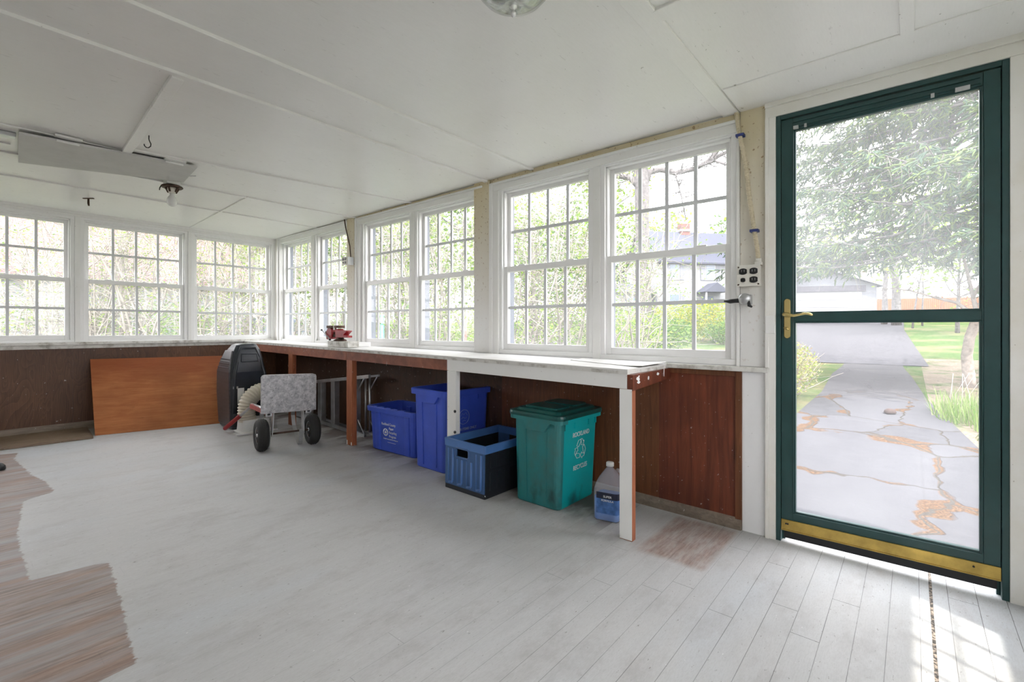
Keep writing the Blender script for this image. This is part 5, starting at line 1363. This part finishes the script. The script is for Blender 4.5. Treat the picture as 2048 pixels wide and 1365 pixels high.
# ---- backdrop trees in every direction
kinds = {'lime': 'lime green', 'green': 'mid green', 'dark': 'dark evergreen', 'yellow': 'yellow-green'}
views = ((15, 'far behind the pink roof in the left far window'), (120, 'beyond the neighbour house in the left far window'), (215, 'far back in the middle far window, to its left'), (300, 'far back in the middle far window, to its right'), (385, 'behind the mullion left of the corner far window'), (450, 'far back in the centre of the corner far window'), (530, 'far back at the corner of the room'),
         (585, 'far back in the first of the side windows from the corner'), (640, 'far back in the second of the side windows from the corner'), (700, 'behind the post with the small outlet box'), (755, 'far back in the left window of the middle pair'), (810, 'behind the mullion of the middle pair'), (870, 'far back in the right window of the middle pair'), (930, 'beside the beige post, far back'), (1000, 'behind the casing left of the near pair'),
         (1060, 'far back in the left near window, to its left'), (1125, 'far back in the left near window, to its right'), (1190, 'behind the mullion of the near pair'), (1240, 'far back at the left of the right near window'), (1325, 'right of the big bare tree, far back'), (1400, 'behind the white house, left of its chimney'), (1470, 'behind the white house, to its right'))
ord_ = ('lime', 'green', 'lime', 'dark', 'lime', 'green', 'yellow', 'lime', 'green', 'lime', 'dark', 'lime', 'lime', 'green', 'lime', 'lime', 'green', 'lime', 'dark', 'lime', 'lime', 'green')
for i, ((px, where), lv) in enumerate(zip(views, ord_)):
    d = (28 if px < 420 else 20)+(i*7 % 9) if px < 1200 else 56+(i*5 % 8); hh = (7.5+(i*3 % 4)) if px < 1200 else 11; x, y = unit(px, d); s_ = d/24
    tree('%s tree %s' % (kinds[lv], where), x, y, hh, .14*s_, hh*.40, hh*.52, 2.6*s_, lv, 2600, .22*s_, 300+i, group='background trees')
for i, (px, where) in enumerate(((60, 'behind the left far window'), (340, 'between the middle and corner far windows'), (610, 'behind the first side windows'), (780, 'in the middle pair of side windows'), (900, 'near the beige post'), (1085, 'in the left near window'), (1180, 'behind the mullion of the near pair'))):
    x, y = unit(px, 14+(i % 3)); bush('wide low thicket on the ground %s' % where, x, y, 2.2, 2.2, 1.9, ('lime', 'green')[i % 2], 3600, .12, 400+i, 'thicket', 'bush', 'thickets behind the saplings')

# ---- buildings
def siding_mat(name, c, pitch=.11, axis=2):
    t = NT(name); z = t.xyz()[axis]; f = t.math('FRACT', t.math('DIVIDE', z, pitch)); l_ = t.math('LESS_THAN', f, .12)
    col = t.mix(t.math('MULTIPLY', l_, .8), c, tuple(x*.4 for x in c)); t.bump(f, .5, .02); return t.fin(col, .6, 0, .3)
SID = siding_mat('white_lap_siding', (.20, .205, .215)); SIDG = siding_mat('pale_grey_siding', (.155, .16, .185)); ROOFG = plain('grey_shingles', (.062, .065, .085), .9, var=.2, scale=20, stretch=(1, 1, 6)); ROOFP = plain('pinkish_red_shingles', (.15, .085, .085), .9, var=.15, scale=20)
WIND = plain('dark_window_glass', (.10, .13, .17), .2); WH = plain('white_exterior_paint', (.20, .20, .21), .5, var=.03); BRICK = plain('red_brick', (.16, .075, .065), .9, var=.3, scale=25)
def house(name, label, px, d, wdt, dep, eave, ridge, base_z, rz, wall_m, roof_m, gable_front=True, extras=None):
    p = at(px, d); t = empty(name, label, 'building', (p.x, p.y, base_z), rz)     # local: x to the right along the front, -y faces the viewer
    w = MB(); w.box(-wdt/2, wdt/2, 0, dep, 0, eave)
    if gable_front: w.loft([[(-wdt/2, yy, eave), (wdt/2, yy, eave), (0, yy, ridge)] for yy in (0, dep)])
    else: w.loft([[(xx, 0, eave), (xx, dep, eave), (xx, dep/2, ridge)] for xx in (-wdt/2, wdt/2)])
    w.build('walls', wall_m, t); o_ = .35
    for s in (-1, 1):
        w = MB()
        if gable_front: a = Vector((s*(wdt/2+o_), 0, eave-(ridge-eave)/(wdt/2)*o_)); b = Vector((0, 0, ridge)); w.loft([[(a.x, yy, a.z), (b.x, yy, b.z), (b.x, yy, b.z+.14), (a.x, yy, a.z+.14)] for yy in (-o_, dep+o_)])
        else: yy = dep/2+s*(dep/2+o_); zz = eave-(ridge-eave)/(dep/2)*o_; w.loft([[(xx, yy, zz), (xx, dep/2, ridge), (xx, dep/2, ridge+.14), (xx, yy, zz+.14)] for xx in (-wdt/2-o_, wdt/2+o_)])
        w.build('roof_slope', roof_m, t)
    if extras: extras(t)
    return t
face = -YAW      # front turned to the viewer
def gx(t):
    w = MB(); w.box(-2.1, 2.1, -.05, .02, 0, 2.02, bev=.01); dr = w.build('garage_door', WH, t)
    for z in (.5, 1.0, 1.5): q = MB(); q.box(-2.08, 2.08, -.065, -.045, z-.012, z+.012); q.build('panel_joint', SIDG, dr)
    w = MB(); w.box(-2.3, 2.3, -.12, .0, 2.04, 2.42); w.build('dark_lintel', plain('grey_lintel', (.07, .066, .08), .8, var=.3), t)
    for s in (-1, 1):
        w = MB(); w.loft([[(s*3.25, yy, 2.42), (0, yy, 3.62), (0, yy, 3.50), (s*3.25, yy, 2.30)] for yy in (-.38, -.33)]); w.build('rake_board', WH, t)
pz = tz(*at(1650, 32).xy[:]) if False else tz(at(1650, 32).x, at(1650, 32).y)
house('garage', 'pale grey gabled garage with a wide door at the end of the driveway', 1650, 32, 5.9, 6.5, 2.42, 3.42, pz-.1, face+R(-16), SIDG, ROOFG, True, gx)
def hx_(t):
    for x_, z_ in ((-3.2, 3.6), (.2, 3.6), (3.4, 3.6), (-3.2, 1.0), (3.4, 1.0)):
        w = MB(); w.box(x_-.50, x_+.50, -.06, .02, z_, z_+1.4); wi = w.build('window', WH, t)
        q = MB(); q.box(x_-.42, x_+.42, -.08, -.05, z_+.08, z_+1.32); q.build('pane', WIND, wi)
        for s in (-1, 1): q = MB(); q.box(x_+s*.72-.2, x_+s*.72+.2, -.07, -.01, z_, z_+1.4); q.build('shutter', SIDG, wi)
    w = MB(); w.box(-.5, .5, -.06, .02, .1, 2.2); w.build('front_door', WIND, t)
    w = MB(); w.loft([[(-1.2, yy, 2.5), (1.2, yy, 2.5), (0, yy, 3.3)] for yy in (-1.4, 0)]); po = w.build('portico_roof', ROOFG, t)
    for s in (-1, 1): q = MB(); q.tube([(s*.95, -1.25, 0), (s*.95, -1.25, 2.5)], .09, 10); q.build('portico_column', WH, t)
    w = MB(); w.box(-.9, .0, 2.9, 3.6, 7.4, 9.2); ch = w.build('chimney', BRICK, t); q = MB(); q.box(-.98, .08, 2.82, 3.68, 8.45, 8.65); q.build('chimney_band', WH, ch)
    w = MB(); w.box(-8.5, -5.0, .6, 4.5, 0, 2.5); wg = w.build('side_wing', SID, t); q = MB(); q.loft([[(-8.8, .2, 2.5), (-8.8, 4.9, 2.5), (-7.6, 2.5, 3.4)], [(-4.9, .2, 2.5), (-4.9, 4.9, 2.5), (-4.9, 2.5, 3.4)]]); q.build('wing_roof', ROOFG, wg)
    q = MB(); q.box(-7.4, -6.2, .5, .62, .9, 2.0); q.build('wing_window', WIND, wg)
zz_ = tz(at(1418, 42).x, at(1418, 42).y)
house('white_house', 'white two-storey house with grey roof and brick chimney seen through the right near window', 1416, 42, 9.5, 6.5, 5.3, 8.3, zz_-.1, face+R(10), SID, ROOFG, False, hx_)
# neighbour house to the north
def nx_(t):
    for x_ in (-4.6, 1.5): 
        w = MB(); w.box(x_-.5, x_+.5, -.06, .02, 1.3, 2.4); wi = w.build('window', WH, t); q = MB(); q.box(x_-.42, x_+.42, -.08, -.05, 1.38, 2.32); q.build('pane', WIND, wi)
    w = MB(); w.box(-6.5, 6.5, -.05, .02, -.3, .25); w.build('foundation', plain('grey_foundation', (.24, .24, .25), .9), t)
house('neighbour_house', 'white sided neighbour house with pinkish roof seen through the left far window', 10, 13.2, 12.6, 9, 2.7, 5.6, tz(0, 15)+.15, R(2), SID, ROOFP, False, nx_)
# fence
def fence():
    a = at(1742, 36); b = at(2040, 33); t = empty('wooden_fence', 'orange wooden board fence behind the trees seen through the door', 'fence', (a.x, a.y, tz(a.x, a.y))); n = 74
    fm_ = plain('orange_fence_boards', (.22, .085, .04), .8, var=.15, scale=8)
    w = MB(); d = (b-a); L = d.length; u = d/L
    vs = []
    for i in range(n):
        p = u*(L*i/n); q = u*(L*(i+.93)/n); h0 = tz(a.x+p.x, a.y+p.y)-tz(a.x, a.y); nn = Vector((u.y, -u.x, 0))*.02
        w.hexa([(p-nn)+Vector((0, 0, h0-.1)), (q-nn)+Vector((0, 0, h0-.1)), (q+nn)+Vector((0, 0, h0-.1)), (p+nn)+Vector((0, 0, h0-.1)), (p-nn)+Vector((0, 0, h0+1.5)), (q-nn)+Vector((0, 0, h0+1.5)), (q+nn)+Vector((0, 0, h0+1.5)), (p+nn)+Vector((0, 0, h0+1.5))])
    w.build('boards', fm_, t)
    for i in range(0, 7):
        p = u*(L*i/6); h0 = tz(a.x+p.x, a.y+p.y)-tz(a.x, a.y); q = MB(); q.box(p.x-.06, p.x+.06, p.y-.06, p.y+.06, h0-.1, h0+1.58); q.build('post', fm_, t)
fence()
# wires
for lab, py0, py1 in (('upper thin utility wire crossing the right near window', 398, 366), ('lower thin utility wire crossing the right near window', 466, 440)):
    d = 30; A_, B_ = at(1000, d), at(1700, d); A_.z = hgt(py0+(14 if 'upper' in lab else 12), d); B_.z = hgt(py1-20, d); m_ = (A_+B_)/2-Vector((0, 0, .25)); w = MB(); w.tube([A_, A_.lerp(m_, .5)-Vector((0, 0, .06)), m_, m_.lerp(B_, .5)-Vector((0, 0, .06)), B_], .018, 5)
    o = w.build('utility_wire', plain('wire_black', (.03, .03, .03), .6)); tag(o, lab, 'wire')
# parked car half hidden by the saplings
def car():
    p = at(548, 12.4); t = empty('parked_car', 'silver parked car half hidden by saplings at the corner of the room', 'car', (p.x, p.y, tz(p.x, p.y)), face+R(8))
    paint_ = plain('silver_car_paint', (.42, .44, .47), .25, .5, var=.02)
    prof = [(-2.1, .35), (-2.15, .75), (-1.9, .95), (-1.25, 1.02), (-.65, 1.48), (.7, 1.52), (1.45, 1.08), (2.0, .98), (2.15, .7), (2.1, .35)]
    w = MB(); w.loft([[(a, yy, b if abs(yy) < .8 or b < 1.03 else b-.04) for a, b in prof] for yy in (-.85, -.8, .8, .85)]); w.build('body', paint_, t, .04)
    w = MB(); w.loft([[(a, yy, b) for a, b in ((-1.05, 1.05), (-.60, 1.42), (.62, 1.45), (1.25, 1.08))] for yy in (-.862, .862)]); w.build('side_windows', WIND, t)
    for x_ in (-1.35, 1.35):
        for s in (-1, 1):
            w = MB(); mm = Matrix.Translation((x_, s*.80, .33)) @ Matrix.Rotation(PI/2, 4, 'X'); w.lathe([(.2, -.1), (.31, -.1), (.33, -.06), (.33, .06), (.31, .1), (.2, .1)], 24, mtx=mm); wh = w.build('wheel', M['rubber'], t)
            q = MB(); q.lathe([(0, -.09), (.2, -.1), (.2, .1), (0, .09)], 18, mtx=mm); q.build('hubcap', M['steel'], wh)
car()
# posts and small table among the saplings
x, y = unit(764, 7.9); w = MB(); w.tube([(0, 0, 0), (.02, .02, 1.42)], .035, 8); o = w.build('metal_post', plain('teal_post_paint', (.10, .36, .30), .5)); o.location = (x, y, tz(x, y)); tag(o, 'teal green post outside the left window of the middle pair', 'post')
x, y = unit(931, 8.3); w = MB(); w.tube([(0, 0, 0), (.01, .01, 1.35)], .025, 8); o = w.build('metal_post', plain('rusty_red_post', (.34, .13, .11), .7)); o.location = (x, y, tz(x, y)); tag(o, 'rusty red post outside the right window of the middle pair', 'post')
p = at(1080, 9.6); t = empty('garden_table', 'small white garden table low in the left near window', 'table', (p.x, p.y, tz(p.x, p.y)), face)
w = MB(); w.loft([rrect(.42, .26, .05, z) for z in (.86, .90)]); w.build('tabletop', WH, t)
for sx in (-1, 1):
    for sy in (-1, 1): w = MB(); w.tube([(sx*.34, sy*.18, 0), (sx*.30, sy*.16, .87)], .018, 8); w.build('leg', WH, t)
